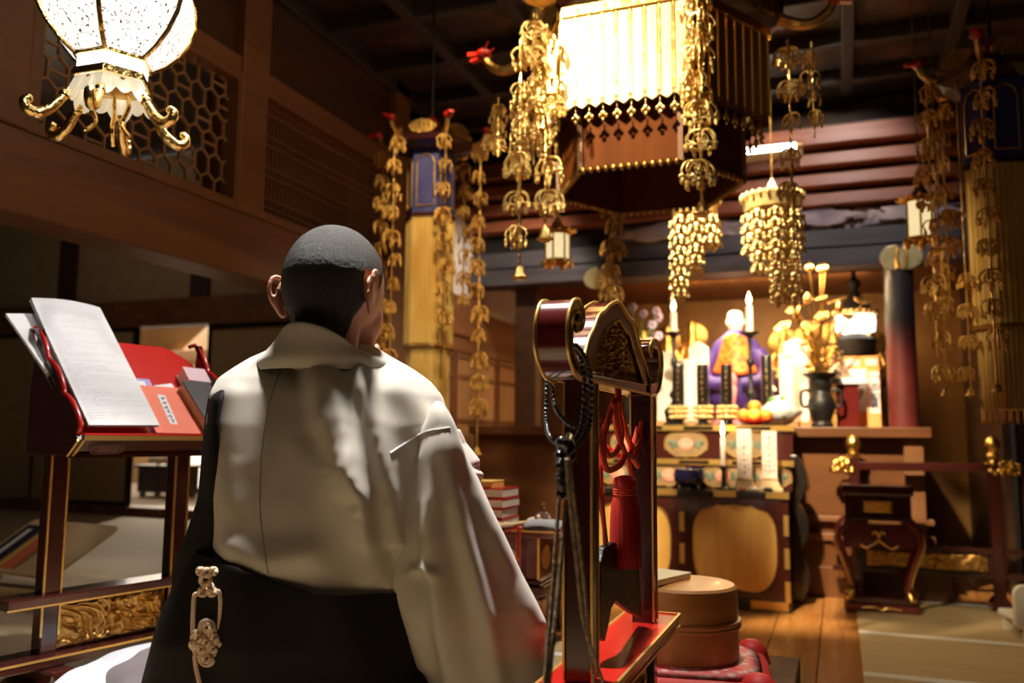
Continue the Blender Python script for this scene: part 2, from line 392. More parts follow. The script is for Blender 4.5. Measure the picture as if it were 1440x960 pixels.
# stepped wooden altar stage to the right of the cabinet
STG = mat('stage_wood', (.12,.043,.015), .42, 0, (.19,.072,.026), 5, (.15,1,1), kind='wood')
STGL = mat('lighter_stage_wood', (.2,.085,.036), .42, 0, (.27,.12,.055), 5, (.15,1,1), kind='wood')
sx1 = PY(1300,600,5.05).x; sx0 = -2.2
sbox('stage', STG, sx0, sx1+.02, 5.05, 5.9, .0, .30, .005)
sbox('stage_trim', STG, sx0, sx1+.1, 5.045, 5.09, .0, .16, .004)
sbox('stage_trim', STGL, -.25, sx1+.03, 5.03, 5.11, .30, .34, .004)
sbox('stage_trim', STGL, -.25, sx1+.03, 5.06, 5.12, .40, .43, .004)
sbox('stage_wall', STG, sx0, sx1-.05, 5.1, 5.9, .3, .86)
sbox('stage_top', STG, sx0, sx1+.03, 5.0, 6.9, .86, .915, .005)
p0, p1 = PY(1272,650,5.04).x, PY(1300,650,5.04).x
sbox('stage_post', STGL, p0, p1, 5.05, 5.13, .3, .86, .004)
# ================================================================ THE PRIEST
PD = 1.42
base = P(455, 800, PD); base.z = .28
pr = thing('person', 'person kneeling with back turned, in beige robe and black sash, hands raised together', 'person', base)
hd = R(8)
FWD = V((-sin(hd), cos(hd), 0)); RGT = V((cos(hd), sin(hd), 0)); UPV = V((0,0,1))
vdir = V((fwd.x, fwd.y, 0)).normalized()
RV = V((rt0.x, rt0.y, 0)); 
def L(p): return V(p)-base
# --- head frame: centre of the skull
hc = P(471, 402, PD)
hy = R(2); HF = V((-sin(hy), cos(hy), 0)); HR = V((cos(hy), sin(hy), 0)); 
def H(r, f, u): return hc + HR*r + HF*f + UPV*u
bm = B()
def skull(c, rr, rf, ru, grow=0, n=28, m=20, only=None):
    rs = []
    for i in range(m+1):
        a = pi*i/m; row = []
        for k in range(n):
            t = 2*pi*k/n
            x, y, z = sin(a)*cos(t), sin(a)*sin(t), -cos(a)
            X, Y, Z = x*rr, y*rf, z*ru
            if z < 0: Y *= 1-.12*z*z; X *= 1-.18*z*z*(1 if y > 0 else .7)
            if y > .55 and z > -.9: Y -= .012*(y-.55)/.45
            row.append(H(X*(1+grow), Y*(1+grow), Z*(1+grow)))
        rs.append(row)
    return rs
bm.rings(skull(hc, .078, .097, .098))
# jaw, cheeks and face
def blob(r, f, u, a, b_, c, n=16, m=12):
    q = B().ball((0,0,0), (1,1,1), n, m); vs = [H(r+x*a, f+y*b_, u+z*c) for x,y,z in q.v]; bm.add(vs, q.f)
blob(0,.04,-.07,.054,.056,.06); blob(0,.074,-.108,.030,.028,.024)
for s in (-1,1):
    blob(s*.034,.056,-.05,.024,.028,.04)       # cheek
    blob(s*.028,.080,.0,.015,.012,.011)      # eye bulge
    blob(s*.026,.084,.018,.018,.009,.006)      # brow
blob(0,.104,-.03,.014,.02,.014); blob(0,.096,-.012,.008,.012,.026)
for u in (-.066,-.076): blob(0,.092,u,.024,.012,.006)
# ears: rim, bowl and lobe
def ear(s):
    e0 = H(s*.0775, -.024, -.02)
    def E_(f, u, o): return e0 + HF*f + UPV*u*.95 + HR*s*o*.78
    rim = smoothpath([E_(.012,-.012,.0),E_(.010,.014,.008),E_(.0,.034,.015),E_(-.016,.033,.021),E_(-.024,.014,.022),E_(-.02,-.008,.017),E_(-.008,-.026,.009),E_(.004,-.032,.004)], 5)
    bm.tube(rim, [.0045]*(len(rim)-6)+[.0055,.006,.0065,.0068,.0065,.006], 8)
    bm.tube(smoothpath([E_(.0,.018,.008),E_(-.009,.014,.013),E_(-.011,-.004,.011),E_(-.004,-.014,.006)],4), .004, 7)
    q = B().ball((0,0,0),(1,1,1),14,8); bm.add([E_(-.005+x*.016, .001+y*.03, .006+z*.006) for x,y,z in q.v], q.f)
ear(-1); ear(1)
# neck, trunk, arms, legs (under the clothes), each tapering into the next
def limb(pts, rad, n=14): bm.tube(smoothpath(pts,5), sum([[rad[i]+(rad[min(i+1,len(rad)-1)]-rad[i])*k/5 for k in range(5)] for i in range(len(rad)-1)],[])+[rad[-1]], n)
nb = P(462, 515, PD)
limb([H(0,-.024,-.02), H(0,-.022,-.085), H(-.004,-.026,-.15)], [.06,.053,.055])
tc = V((nb.x,nb.y,0))+FWD*.02
def T(r, f, z): return V((base.x,base.y,0))+FWD*.03+RGT*r+FWD*f+UPV*z
rs = []
for z, a, c, rr, ff in ((.36,.16,.12,-.015,0),(.5,.15,.11,-.012,.0),(.64,.14,.1,-.005,.0),(.78,.155,.105,.0,.0),(.88,.165,.095,.005,0),(.925,.12,.075,.007,0),(.965,.06,.058,.01,.0)):
    rs.append([T(rr+a*cos(2*pi*k/20), ff+c*sin(2*pi*k/20), z) for k in range(20)])
bm.rings(rs)
handc = P(526, 497, 1.54)                      # finger tips in front of the mouth
shR, shL = T(.14,.03,.86), T(-.15,.02,.86)
elR = P(640, 672, 1.45); elL = T(-.22,.14,.65)
palm = handc - UPV*.085 - FWD*.03
limb([T(.09,0,.87), shR, (shR+elR)/2-RGT*.01, elR], [.045,.046,.04,.036])
limb([T(-.1,0,.885), shL, (shL+elL)/2, elL], [.05,.055,.045,.04])
wR = palm+RGT*.018-UPV*.055; wL = palm-RGT*.018-UPV*.055
limb([elR, (elR*.5+wR*.5)+UPV*.004, wR], [.04,.036,.026]); limb([elL, (elL+wL)/2, wL], [.04,.036,.026])
for s in (-1,1):                              # palms pressed together, five fingers each
    w0 = palm+RGT*s*.012
    limb([palm+RGT*s*.018-UPV*.055, w0-UPV*.01, w0+UPV*.03], [.024,.026,.022], 10)
    for k, (fo, ln) in enumerate(((.026,.066),(.009,.078),(-.009,.072),(-.026,.055))):
        a0 = w0+FWD*fo*.8+UPV*.022
        bm.tube(smoothpath([a0, a0+UPV*ln*.5+FWD*fo*.15+RGT*s*.004, a0+UPV*ln+FWD*(fo*.1+.006)-RGT*s*.002],4), [.0092,.009,.0088,.0086,.0085,.0082,.008,.0076,.0055], 8)
    t0 = w0-FWD*.026-UPV*.01
    bm.tube(smoothpath([t0, t0-FWD*.014+UPV*.024, t0-FWD*.012+UPV*.052],4), [.0115,.011,.0105,.010,.0098,.0095,.009,.0085,.006], 8)
for s in (-1,1):                              # folded legs of the kneeling pose
    kn = T(s*.14,.36,.40); hip = T(s*.1,.02,.42); ft = T(s*.09,-.2,.335)
    limb([hip,(hip+kn)/2+UPV*.02,kn],[.1,.085,.065]); limb([kn-UPV*.03,(kn+ft)/2-UPV*.03,ft],[.058,.05,.032])
    limb([ft, ft-FWD*.07, ft-FWD*.13+UPV*.0],[.034,.034,.02])
bm.v = [tuple(L(p)) for p in bm.v]
body = bm.build('body', SKIN, pr, ang=180)
q = body.modifiers.new('remesh','REMESH'); q.mode = 'VOXEL'; q.voxel_size = .0034; q.use_smooth_shade = True
q = body.modifiers.new('smooth','SMOOTH'); q.factor = .5; q.iterations = 3
# --- close-cropped hair: a cap that follows the skull, with a hairline
S.view_layers[0].update()
dg = bpy.context.evaluated_depsgraph_get(); ev = body.evaluated_get(dg); me = ev.to_mesh()
vi = {}; hb = B(); e_of = []
def hairfac(q):
    r_, f_, u_ = q.dot(HR), q.dot(HF), q.dot(UPV)
    if u_ < -.135 or u_ > .12 or abs(r_) > .1 or abs(f_) > .12: return -1
    f_ += .016
    low = -.125 if f_ < -.035 else (-.125+(f_+.035)/.03*.09 if f_ < -.005 else (-.035+(f_+.005)/.03*.02 if f_ < .025 else -.015+(f_-.025)*1.1))
    ear = min(1, max(abs(f_+.010)/.024, abs(u_+.022)/.040)) if abs(r_) > .072 else 1
    if ear < .95: return -1
    if abs(r_) > .0815: return -1
    return (u_-low)/.03
offs = base-hc
fac = [hairfac(V(v.co)+offs) for v in me.vertices]
for p in me.polygons:
    if all(fac[i] > 0 for i in p.vertices):
        f = []
        for i in p.vertices:
            if i not in vi:
                vi[i] = len(hb.v); v = me.vertices[i]; q = V(v.co)
                hb.v.append(tuple(q+v.normal*(-.001+.0042*min(1,fac[i])+.0006*noise.noise(q*420))))
            f.append(vi[i])
        hb.f.append(tuple(f))
ev.to_mesh_clear()
hb.build('hair', HAIRM, pr, ang=180)
# --- clothes. Ring cross-sections, then folds pushed out along the surface normal
def sm(t): t = min(1,max(0,t)); return t*t*(3-2*t)
def interp(tab, y):
    for i in range(len(tab)-1):
        if tab[i][0] <= y <= tab[i+1][0]:
            t = (y-tab[i][0])/(tab[i+1][0]-tab[i][0]); return [a+(b_-a)*t for a,b_ in zip(tab[i],tab[i+1])]
    return list(tab[-1] if y > tab[-1][0] else tab[0])
def ringcloth(tab, ys, n=120, ex=2.3, dz=None):
    rs = []
    for y in ys:
        _, xl, xr, bdep, dd = interp(tab, y)
        c = P((xl+xr)/2, y, PD+dd); a = (xr-xl)/2*(PD+dd)/F; row = []
        for k in range(n):
            t = 2*pi*k/n; ct, st = cos(t), sin(t)
            X = a*math.copysign(abs(ct)**(2/ex), ct); Y = bdep*math.copysign(abs(st)**(2/ex), st)
            row.append(c+RV*X+vdir*Y)
        rs.append(row)
    return rs
def fold(rs, ridges, closed=True):
    m, n = len(rs), len(rs[0]); out = []
    for i in range(m):
        row = []
        for k in range(n):
            p = rs[i][k]
            tu = rs[min(i+1,m-1)][k]-rs[max(i-1,0)][k]; tv = rs[i][(k+1)%n]-rs[i][(k-1)%n] if closed else rs[i][min(k+1,n-1)]-rs[i][max(k-1,0)]
            nr = tu.cross(tv)
            nr = nr.normalized() if nr.length > 1e-9 else -vdir
            cen = sum((rs[i][j] for j in range(0,n,max(1,n//8))), V((0,0,0)))/len(range(0,n,max(1,n//8)))
            if nr.dot(p-cen) < 0: nr = -nr
            x, y, _ = px_of(p); amt = 0
            if (p-cen).dot(vdir) < .04 or not closed:
                for pts, amp, wl, wr in ridges:
                    best = None
                    for a, b_ in zip(pts[:-1], pts[1:]):
                        ax, ay = a; bx, by = b_; dx, dy = bx-ax, by-ay; ll = dx*dx+dy*dy
                        t = min(1,max(0,((x-ax)*dx+(y-ay)*dy)/ll)); qx, qy = x-ax-t*dx, y-ay-t*dy; dist = math.hypot(qx,qy)
                        side = dx*qy-dy*qx
                        if best is None or dist < best[0]: best = (dist, side)
                    w_ = wl if best[1] > 0 else wr
                    amt += amp*math.exp(-(best[0]/w_)**2)
            row.append(p+nr*amt)
        out.append(row)
    return out
# beige robe over the back
tabR = [(486,398,526,.062,.035),(498,374,545,.075,.035),(508,352,563,.088,.033),(520,332,583,.1,.03),(536,312,607,.112,.024),(556,302,622,.122,.016),(600,297,632,.13,-.002),(650,300,622,.135,-.02),(700,303,600,.138,-.035),(750,308,585,.14,-.045),(800,312,580,.145,-.05),(860,310,585,.15,-.05)]
ys = [486+i*4.5 for i in range(84)]
rs = ringcloth(tabR, ys)
# fold ridges: (polyline in the picture, height, width on either side)
RB = [
 ([(402,508),(385,560),(372,640)], .003, 26, 10),
 ([(440,520),(452,590),(476,650),(488,692)], .032, 11, 36),
 ([(500,532),(520,600),(538,690),(545,760)], .024, 8, 22),
 ([(468,540),(487,620),(496,700),(506,760)], .016, 8, 14),
 ([(430,560),(418,620),(440,650),(470,668)], .007, 22, 22),
 ([(470,690),(505,750),(528,805)], .013, 20, 34),
 ([(560,545),(600,590),(625,612)], .008, 22, 22),
 ([(330,560),(322,640),(330,760)], .009, 22, 18),
 ([(430,780),(380,790),(330,780)], .012, 24, 24),
]
rs = fold(rs, RB)
for row in rs:
    for k, p in enumerate(row): row[k] = p + (p-base).normalized()*.0016*noise.noise(p*22)
rb = B().rings(rs, cap=False); rb.v = [tuple(L(p)) for p in rb.v]
robe = rb.build('robe', ROBE, pr, ang=180, sub=1)
# centre-back seam and yoke seam, laid on the robe surface
def onrobe(pts, off=.0015):
    out = []
    for x, y in pts:
        r = ray(x,y); best = None
        i = min(range(len(ys)), key=lambda t: abs(ys[t]-y))
        for j in range(max(0,i-4), min(len(ys),i+5)):
            for p in rs[j]:
                a, b_, d = px_of(p)
                if d < PD+.03:
                    e = (a-x)**2+(b_-y)**2
                    if best is None or e < best[0]: best = (e, d)
        out.append(P(x,y,best[1]-off))
    return out
SEAM = mat('robe_seam', (.3,.27,.22), .8, 0, (.34,.3,.25), 20)
sp = [(403,503),(385,545),(374,590),(367,650),(366,720),(373,780),(377,806)]
q = B().tube([L(p) for p in smoothpath(onrobe(sp, .001),4)], .0011, 6)
q.build('back_seam', SEAM, robe)
# standing collar: outer and inner faces, lower at the front
cb = B(); n = 64; crs = []
for (tz, gr) in ((-.5,1.0),(-.22,1.05),(0,1.03),(.35,.97),(.7,.95),(1,.94),(1.02,.90),(.8,.86),(.3,.86)):
    row = []
    for k in range(n):
        t = 2*pi*k/n; ct, st = cos(t), sin(t)      # st=-1 is the back of the neck
        # plane of the collar: tilts down towards the front right
        cB, cT = P(458,504,PD-.004), P(454,459,PD-.045)
        wB, wT = 86, 57; dB, dT = .112, .075
        w_ = (wB+(wT-wB)*min(tz,1))*gr*PD/F; d_ = (dB+(dT-dB)*min(tz,1))*gr
        c = cB+(cT-cB)*tz
        drop = -(sin(t+R(28))+1)*.034*max(0,min(tz,1))
        row.append(c+RV*ct*w_+vdir*(st*d_+.004)+UPV*drop)
    crs.append(row)
cb.rings(crs, cap=False); cb.v = [tuple(L(p)) for p in cb.v]
cb.build('collar', ROBE, pr, ang=180, sub=1)
# black sash wrapped round the hips, slanting up to the left
tabK = [(770,288,590,.152,-.045),(800,276,600,.160,-.045),(840,258,604,.170,-.04),(880,240,606,.185,-.03),(920,226,612,.2,.0),(960,214,622,.22,0),(1010,200,640,.25,.02),(1060,190,650,.26,.03)]
yk = [770+i*6 for i in range(49)]
kr = ringcloth(tabK, yk, 100, 2.2)
kr2 = []
for i, row in enumerate(kr):
    nr = []
    for p in row:
        x, y, _ = px_of(p); top = 790+max(0,min(130,x-312))*.33
        if x < 312: top = 790-(312-x)*1.4
        if y < top: p = p-UPV*((top-y)*PD/F)
        nr.append(p)
    kr2.append(nr)
kr2 = fold(kr2, [([(330,800),(350,880),(345,960)], .008, 40, 30), ([(250,800),(240,880),(228,960)], .014, 22, 30), ([(470,840),(500,900),(520,960)], .008, 40, 30)])
kb = B().rings(kr2, cap=False); kb.v = [tuple(L(p)) for p in kb.v]
kb.build('sash', ROBEB, pr, ang=180, sub=1)
# broad black strap up over the left shoulder
sb = B(); srs = []
STR = [(556,291,322),(548,300,336)]
tabS = [(545,303,322,1.36),(556,294,314,1.33),(600,288,308,1.31),(650,284,309,1.30),(700,279,313,1.295),(740,266,316,1.29),(780,250,320,1.285),(840,238,318,1.28)]
for y in [545+i*7 for i in range(43)]:
    _, xl, xr, d = interp(tabS, y); row = []
    for j in range(9):
        t = j/8; x = xl+(xr-xl)*t; dd = d+.10*(1-t)**2.2-.004*sin(pi*t)
        row.append(P(x,y,dd))
    srs.append(row)
over = [[P(xl+(xr-xl)*j/8, y, d+.06*(1-j/8)**2) for j in range(9)] for y, xl, xr, d in ((560,312,332,1.56),(540,322,340,1.5),(533,320,338,1.43),(537,312,331,1.385))]
srs = over + srs
fs = B().rings(srs, closed=False, cap=False); fs.v = [tuple(L(p)) for p in fs.v]
fs.build('shoulder_strap', ROBEB, pr, ang=180, solid=.006, sub=1)
# cream knotted cord on the sash
kc = B(); kd = 1.225
def kp(x, y, o=0): return L(P(x,y,kd-o))
def loop(cx, cy, r, n=14, ex=1.0, o=.006, rad=.0032): kc.tube([kp(cx+r*ex*cos(2*pi*i/n), cy+r*sin(2*pi*i/n), o+.003*sin(4*pi*i/n)) for i in range(n)], rad, 7, loop=True)
for cx, cy, r in ((291,805,5),(282,803,4),(300,803,4),(289,815,7),(292,826,7),(285,832,5),(298,832,5)): loop(cx,cy,r)
for p in ([(281,835),(274,836),(272,850),(271,880),(272,905)],[(301,835),(307,831),(310,845),(309,870),(308,885)],[(274,920),(276,940),(284,975)],[(306,915),(312,940),(320,975)]):
    kc.tube(smoothpath([kp(x,y,.004) for x,y in p],5), .0032, 7)
for cx, cy, r in ((291,882,10),(279,896,9),(302,896,9),(283,912,10),(300,912,9),(291,925,10),(291,902,9),(274,906,6),(308,904,6)): loop(cx,cy,r,16); loop(cx,cy,r*.5,12,1,.009)
kc.build('knotted_cord', CORDW, pr)
# hanging right sleeve: a flattened funnel with long folds
tabV = [(600,556,632,.030,-.02),(612,548,640,.05,-.03),(640,544,648,.066,-.045),(700,538,674,.08,-.055),(745,531,694,.085,-.06),(812,524,722,.09,-.06),(850,543,742,.09,-.06),(900,571,768,.09,-.05),(935,592,780,.085,-.05),(970,610,786,.085,-.05),(1010,625,790,.085,-.05)]
yv = [600+i*5 for i in range(83)]
vr = ringcloth(tabV, yv, 130, 2.0)
RS = [
 ([(600,618),(604,700),(603,790),(618,870),(640,960),(648,1000)], .030, 9, 26),
 ([(607,612),(632,700),(660,800),(688,900),(702,980)], .022, 11, 16),
 ([(612,605),(655,680),(700,775),(752,880)], .016, 12, 16),
 ([(560,640),(552,720),(545,790),(575,860),(600,930)], .014, 12, 16),
 ([(582,800),(600,796),(612,800)], .010, 10, 6),
 ([(585,640),(580,740),(590,820)], -.006, 16, 16),
]
vr = fold(vr, RS)
for row in vr:
    for k, p in enumerate(row): row[k] = p + RV*.0018*noise.noise(p*16)
vb = B().rings(vr, cap=False); vb.v = [tuple(L(p)) for p in vb.v]
slv = vb.build('sleeve', ROBE, pr, ang=180, sub=1)
# sleeve cap over the shoulder and its stitched seam
sc = B(); crs = []
for (y, xl, xr, bd, dd) in ((560,560,616,.05,-.005),(575,556,626,.06,-.012),(590,552,634,.066,-.018),(603,549,640,.07,-.028),(618,548,641,.066,-.032),(632,552,638,.055,-.028),(644,560,630,.03,-.01)):
    c = P((xl+xr)/2, y, PD+dd); a = (xr-xl)/2*PD/F
    crs.append([c+RV*a*cos(2*pi*k/48)+vdir*bd*sin(2*pi*k/48) for k in range(48)])
sc.rings(crs); sc.v = [tuple(L(p)) for p in sc.v]
sc.build('sleeve_cap', ROBE, pr, ang=180, sub=1)
from mathutils.bvhtree import BVHTree
def surf(bs): 
    vs, fs = [], []
    for q in bs: o = len(vs); vs += [V(p) for p in q.v]; fs += [tuple(i+o for i in f) for f in q.f]
    return BVHTree.FromPolygons(vs, fs)
def oncloth(tree, x, y, off=.001):
    h = tree.ray_cast(CAM-base, ray(x,y).normalized())
    return (h[0]-ray(x,y).normalized()*off) if h[0] else L(P(x,y,PD-.1))
arm_t = surf((sc, vb, rb))
for pts in ([(549,637),(556,632),(564,627),(573,621),(582,615),(591,610),(601,606)], [(601,606),(609,604),(617,603),(625,602),(633,601)]):
    B().tube([oncloth(arm_t,x,y,.0006) for x,y in pts], .0015, 6).build('sleeve_seam', PAPER, pr)
# inner white sleeve bunched round the forearm
tabJ = [(604,606,642,.04,.02),(625,608,652,.05,.02),(650,610,672,.055,.02),(668,612,676,.055,.02),(690,620,676,.05,.02),(712,632,670,.04,.02)]
jr = ringcloth(tabJ, [604+i*3 for i in range(37)], 48, 2)
jr = fold(jr, [([(640,605),(658,630),(672,648)], .006, 6, 8), ([(630,620),(650,660),(668,690)], .006, 6, 7), ([(660,665),(676,668)], .006, 5, 5)])
jb = B().rings(jr); jb.v = [tuple(L(p)) for p in jb.v]
jb.build('inner_sleeve', JUBAN, pr, ang=180, sub=1)
# underskirts spread on the mat to the left
def hem(name, m, tab, lift):
    b = B(); rows = []
    for i in range(25):
        u = i/24; row = []
        for j in range(13):
            v = j/12
            a = interp(tab, u); x0, y0, x1, y1 = a[1:5]
            p = PZ(x0+(x1-x0)*v, y0+(y1-y0)*v, .345)
            p.z = .335+lift*sin(pi*min(1,v*1.2))*(.4+.6*u)+.008*noise.noise(V((u*4,v*3,lift*50)))
            row.append(L(p))
        rows.append(row)
    b.rings(rows, closed=False, cap=False); return b.build(name, m, pr, ang=180, solid=.006, sub=1)
hem('white_underskirt', HEMW, [(0,62,962,120,1100),(.35,108,932,170,1060),(.7,150,912,235,1010),(1,222,898,280,960)], .03)
hem('grey_underskirt', HEMG, [(0,118,985,220,1100),(.4,140,940,250,1060),(.8,185,915,275,1000),(1,226,903,300,960)], .055)
# white hem at the right, by the stand
b = B(); rows = []
for i in range(17):
    u = i/16
    row = []
    for j in range(9):
        v = j/8; p = PZ(690+u*85, 985-u*28+v*40, .32); p.z = .30+.05*sin(pi*v)*(1-u*.6)+.012*sin(9*u)*(1-v)
        row.append(L(p))
    rows.append(row)
b.rings(rows, closed=False, cap=False).build('white_hem', HEMW, pr, ang=180, solid=.005, sub=1)
# flat cushion under the kneeling person
cu = B(); c0 = V((base.x,base.y,.2815))+FWD*.05
cz = [(.30,0),(.335,.008),(.345,.022),(.335,.036),(.30,.044),(.15,.05)]
rs = []
for r_, z in cz:
    rs.append([V((RGT*(r_*math.copysign(abs(cos(t))**.45,cos(t)))+FWD*(r_*1.05*math.copysign(abs(sin(t))**.45,sin(t)))).to_tuple())+UPV*z for t in [2*pi*k/48 for k in range(48)]])
cs = B().rings(rs).build('floor_cushion', mat('cushion_cloth',(.1,.05,.07),.8), None, ang=180); cs.location = c0
tag(cs, 'flat dark floor cushion under the kneeling person', 'cushion')
# ================================================================ NEAR THINGS: gong stand, lectern, drum, sutra desk
# ---------- gong stand (its long side runs in depth)
XS = -.3625; YN, YF = 1.243, 1.681
g0 = V((XS, (YN+YF)/2, .2815))
gs = thing('gong_stand', 'red and black lacquered gong stand with gilt edges and scrolled top rail', 'gong stand', g0)
def G(p): return V(p)-g0
def gb(x0,x1,y0,y1,z0,z1): return B().box(x0-g0.x,x1-g0.x,y0-g0.y,y1-g0.y,z0-g0.z,z1-g0.z)
for yc in (YN, YF):
    p = gb(XS-.021,XS+.021,yc-.017,yc+.017,.30,.95).build('post', MARD, gs, smooth=False, bev=.004)
    t = B()
    for sx in (-.0212,.0212):
        for sy in (-.0172,.0172): t.bar(G((XS+sx,yc+sy,.5)), G((XS+sx,yc+sy,.93)), .0035, .0035, (0,1,0))
    t.build('gilt_edge', GILT, p, smooth=False)
BT = .497
tr = gb(XS-.052,XS+.052,YN-.075,YF+.085,BT-.022,BT).build('foot_board', LRED, gs, smooth=False, bev=.003)
t = B()
for sx in (-.053,.053): t.box(XS+sx-.0025-g0.x,XS+sx+.0025-g0.x,YN-.077-g0.y,YF+.087-g0.y,BT-.006-g0.z,BT+.003-g0.z)
for yy in (YN-.077,YF+.087): t.box(XS-.054-g0.x,XS+.054-g0.x,yy-.0025-g0.y,yy+.0025-g0.y,BT-.006-g0.z,BT+.003-g0.z)
for sx in (-.053,.053): t.box(XS+sx-.0015-g0.x,XS+sx+.0015-g0.x,YN-.077-g0.y,YF+.087-g0.y,BT-.024-g0.z,BT-.020-g0.z)
t.build('gilt_edge', GILT, tr, smooth=False)
lr = gb(XS-.06,XS+.06,YN-.09,YF+.10,.315,.335).build('lower_rail', MARD, gs, smooth=False, bev=.004)
t = B()
for sx in (-.061,.061): t.box(XS+sx-.002-g0.x,XS+sx+.002-g0.x,YN-.09-g0.y,YF+.1-g0.y,.331-g0.z,.3365-g0.z)
t.build('gilt_edge', GILT, lr, smooth=False)
for yc in (YN, YF): gb(XS-.075,XS+.075,yc-.03,yc+.03,.2815,.316).build('foot', MARD, gs, smooth=False, bev=.008)
cp = gb(XS-.006,XS+.006,YN+.02,YF-.02,.345,.465).build('carved_panel', MARD, gs, smooth=False)
q = B(); carve(q, G((XS+.006,YN+.03,.352)), (0,YF-YN-.06,0), (0,0,.105), (1,0,0), 110, 40, .014, 26, 2); q.build('carving', GOLDD, cp, ang=180)
q = B(); carve(q, G((XS-.006,YN+.03,.352)), (0,YF-YN-.06,0), (0,0,.105), (-1,0,0), 80, 30, .012, 26, 4); q.build('carving', GOLDD, cp, ang=180)
# top rail with scrolled ends and a cusped gable
XR = XS+.024; XW = .044
def gp(px, py): p = PX(px, py, XR); return p
def profile(pts, off=0): return [G(V((XR+off, p.y, p.z))) for p in pts]
beamtop = [(800,514),(838,522),(919,539)]
bmn = [gp(806,521), gp(918,541), gp(918,557), gp(812,533)]
bm_ = B().prism([G(p) for p in bmn], (-XW,0,0)).build('top_beam', MAR, gs, smooth=False, bev=.003)
t = B().bar(G(bmn[3])+V((.001,0,.002)), G(bmn[2])+V((.001,0,.002)), .004, .005, (1,0,0)); t.bar(G(bmn[3])+V((-XW,0,.002)), G(bmn[2])+V((-XW,0,.002)), .004, .005, (1,0,0)); t.build('gilt_edge', GILT, bm_, smooth=False)
out = smoothpath([gp(*q) for q in ((819,524),(825,500),(831,476),(838,462),(845,444),(853,437),(860,429),(872,424),(880,436),(886,446),(893,454),(899,475),(906,500),(912,520),(918,545))], 4)
cen = sum(out, V((0,0,0)))/len(out); botm = V((0,(out[0].y+out[-1].y)/2, (out[0].z+out[-1].z)/2))
inn = [botm*1 + V((0,(p.y-botm.y)*.74, (p.z-botm.z)*.74+.004)) for p in out]
gbm = B(); rs = [[G(V((XR-.004-k,p.y,p.z))) for p in lst] for lst, k in ((out,0),(inn,0),(inn,XW-.008),(out,XW-.008))]
gbm.rings(rs+[rs[0]], closed=False, cap=False)
gab = gbm.build('gable', MAR, gs, smooth=True, ang=50)
t = B()
for off in (-.003, -XW+.003): t.tube([G(V((XR+off,p.y,p.z))) for p in out], .0035, 8)
t.tube([G(V((XR-.004,p.y,p.z))) for p in inn], .0025, 6)
t.build('gilt_edge', GILT, gab, ang=60)
q = B()
nv, nu = 44, 70
def gcarve(u, v):
    k = u*(len(inn)-1); i = min(int(k), len(inn)-2); e = inn[i].lerp(inn[i+1], k-i); bot = V((0, inn[0].y+(inn[-1].y-inn[0].y)*u, inn[0].z+(inn[-1].z-inn[0].z)*u))
    p = bot.lerp(e, v); w_ = V((p.y*60,p.z*60,3)); wn = noise.noise_vector(w_*.6)*1.2
    h = abs(sin(7*noise.noise(w_+wn)))*.8+.2*abs(noise.noise(w_*2.5))
    return G(V((XR-.026+.018*h, p.y, p.z)))
q.grid(gcarve, nu, nv); q.build('carving', GOLD, gab, ang=180)
q = B(); q.grid(lambda u,v: gcarve(u,v)-V((.012+.0*u,0,0)), 20, 12); q.build('back_panel', MARD, gab)
def scroll(pts, tw, name='scroll'):
    c = smoothpath([gp(*p) for p in pts], 6); rs = []; eds = [[],[],[],[]]
    m = len(c)
    for i, p in enumerate(c):
        t = (c[min(i+1,m-1)]-c[max(i-1,0)]); t.x = 0; t.normalize(); nn = V((0,-t.z,t.y))
        th = tw*(1-.45*(i/m)**2)
        a, b_ = p+nn*th/2, p-nn*th/2
        sec = [G(V((XR+.004,a.y,a.z))), G(V((XR+.004,b_.y,b_.z))), G(V((XR-XW+.002,b_.y,b_.z))), G(V((XR-XW+.002,a.y,a.z)))]
        rs.append(sec)
        for k in range(4): eds[k].append(sec[k])
    o = B().rings(rs).build(name, MAR, gs, ang=50, bev=.002)
    t = B()
    for e in eds: t.tube(e, .003, 6)
    t.build('gilt_edge', GILT, o, ang=60)
scroll([(820,526),(808,519),(800,500),(797,477),(798,450),(803,432),(811,431),(815,446),(812,457),(806,460)], .020)
scroll([(912,549),(921,545),(926,527),(927,505),(923,487),(916,483),(912,490),(914,498)], .020)
# ---------- chime plate
def plate(pts, x, th): return B().prism([PX(a,b,x) for a,b in pts], (-th,0,0))
kc0 = V((XS,1.47,.75))
k = plate([(846,790),(850,770),(862,762),(880,764),(896,772),(899,800),(903,868),(890,862),(878,853),(866,845),(860,856),(856,880),(851,902),(843,894),(844,850)], XS+.006, .012)
k.v = [tuple(V(p)-kc0) for p in k.v]
kei = thing('chime_plate', 'black bronze chime plate hanging on red cord inside the gong stand', 'chime', kc0)
k.build('plate', BLKM, kei, smooth=False, bev=.002)
q = B()
for a, b in ((851,766),(868,760),(893,768)): q.tube([PX(a,b,XS)-kc0+V((0,.008*cos(t*pi/5),.012*sin(t*pi/5))) for t in range(10)], .0022, 6, loop=True)
q.build('hanging_loop', BRONZE, kei)
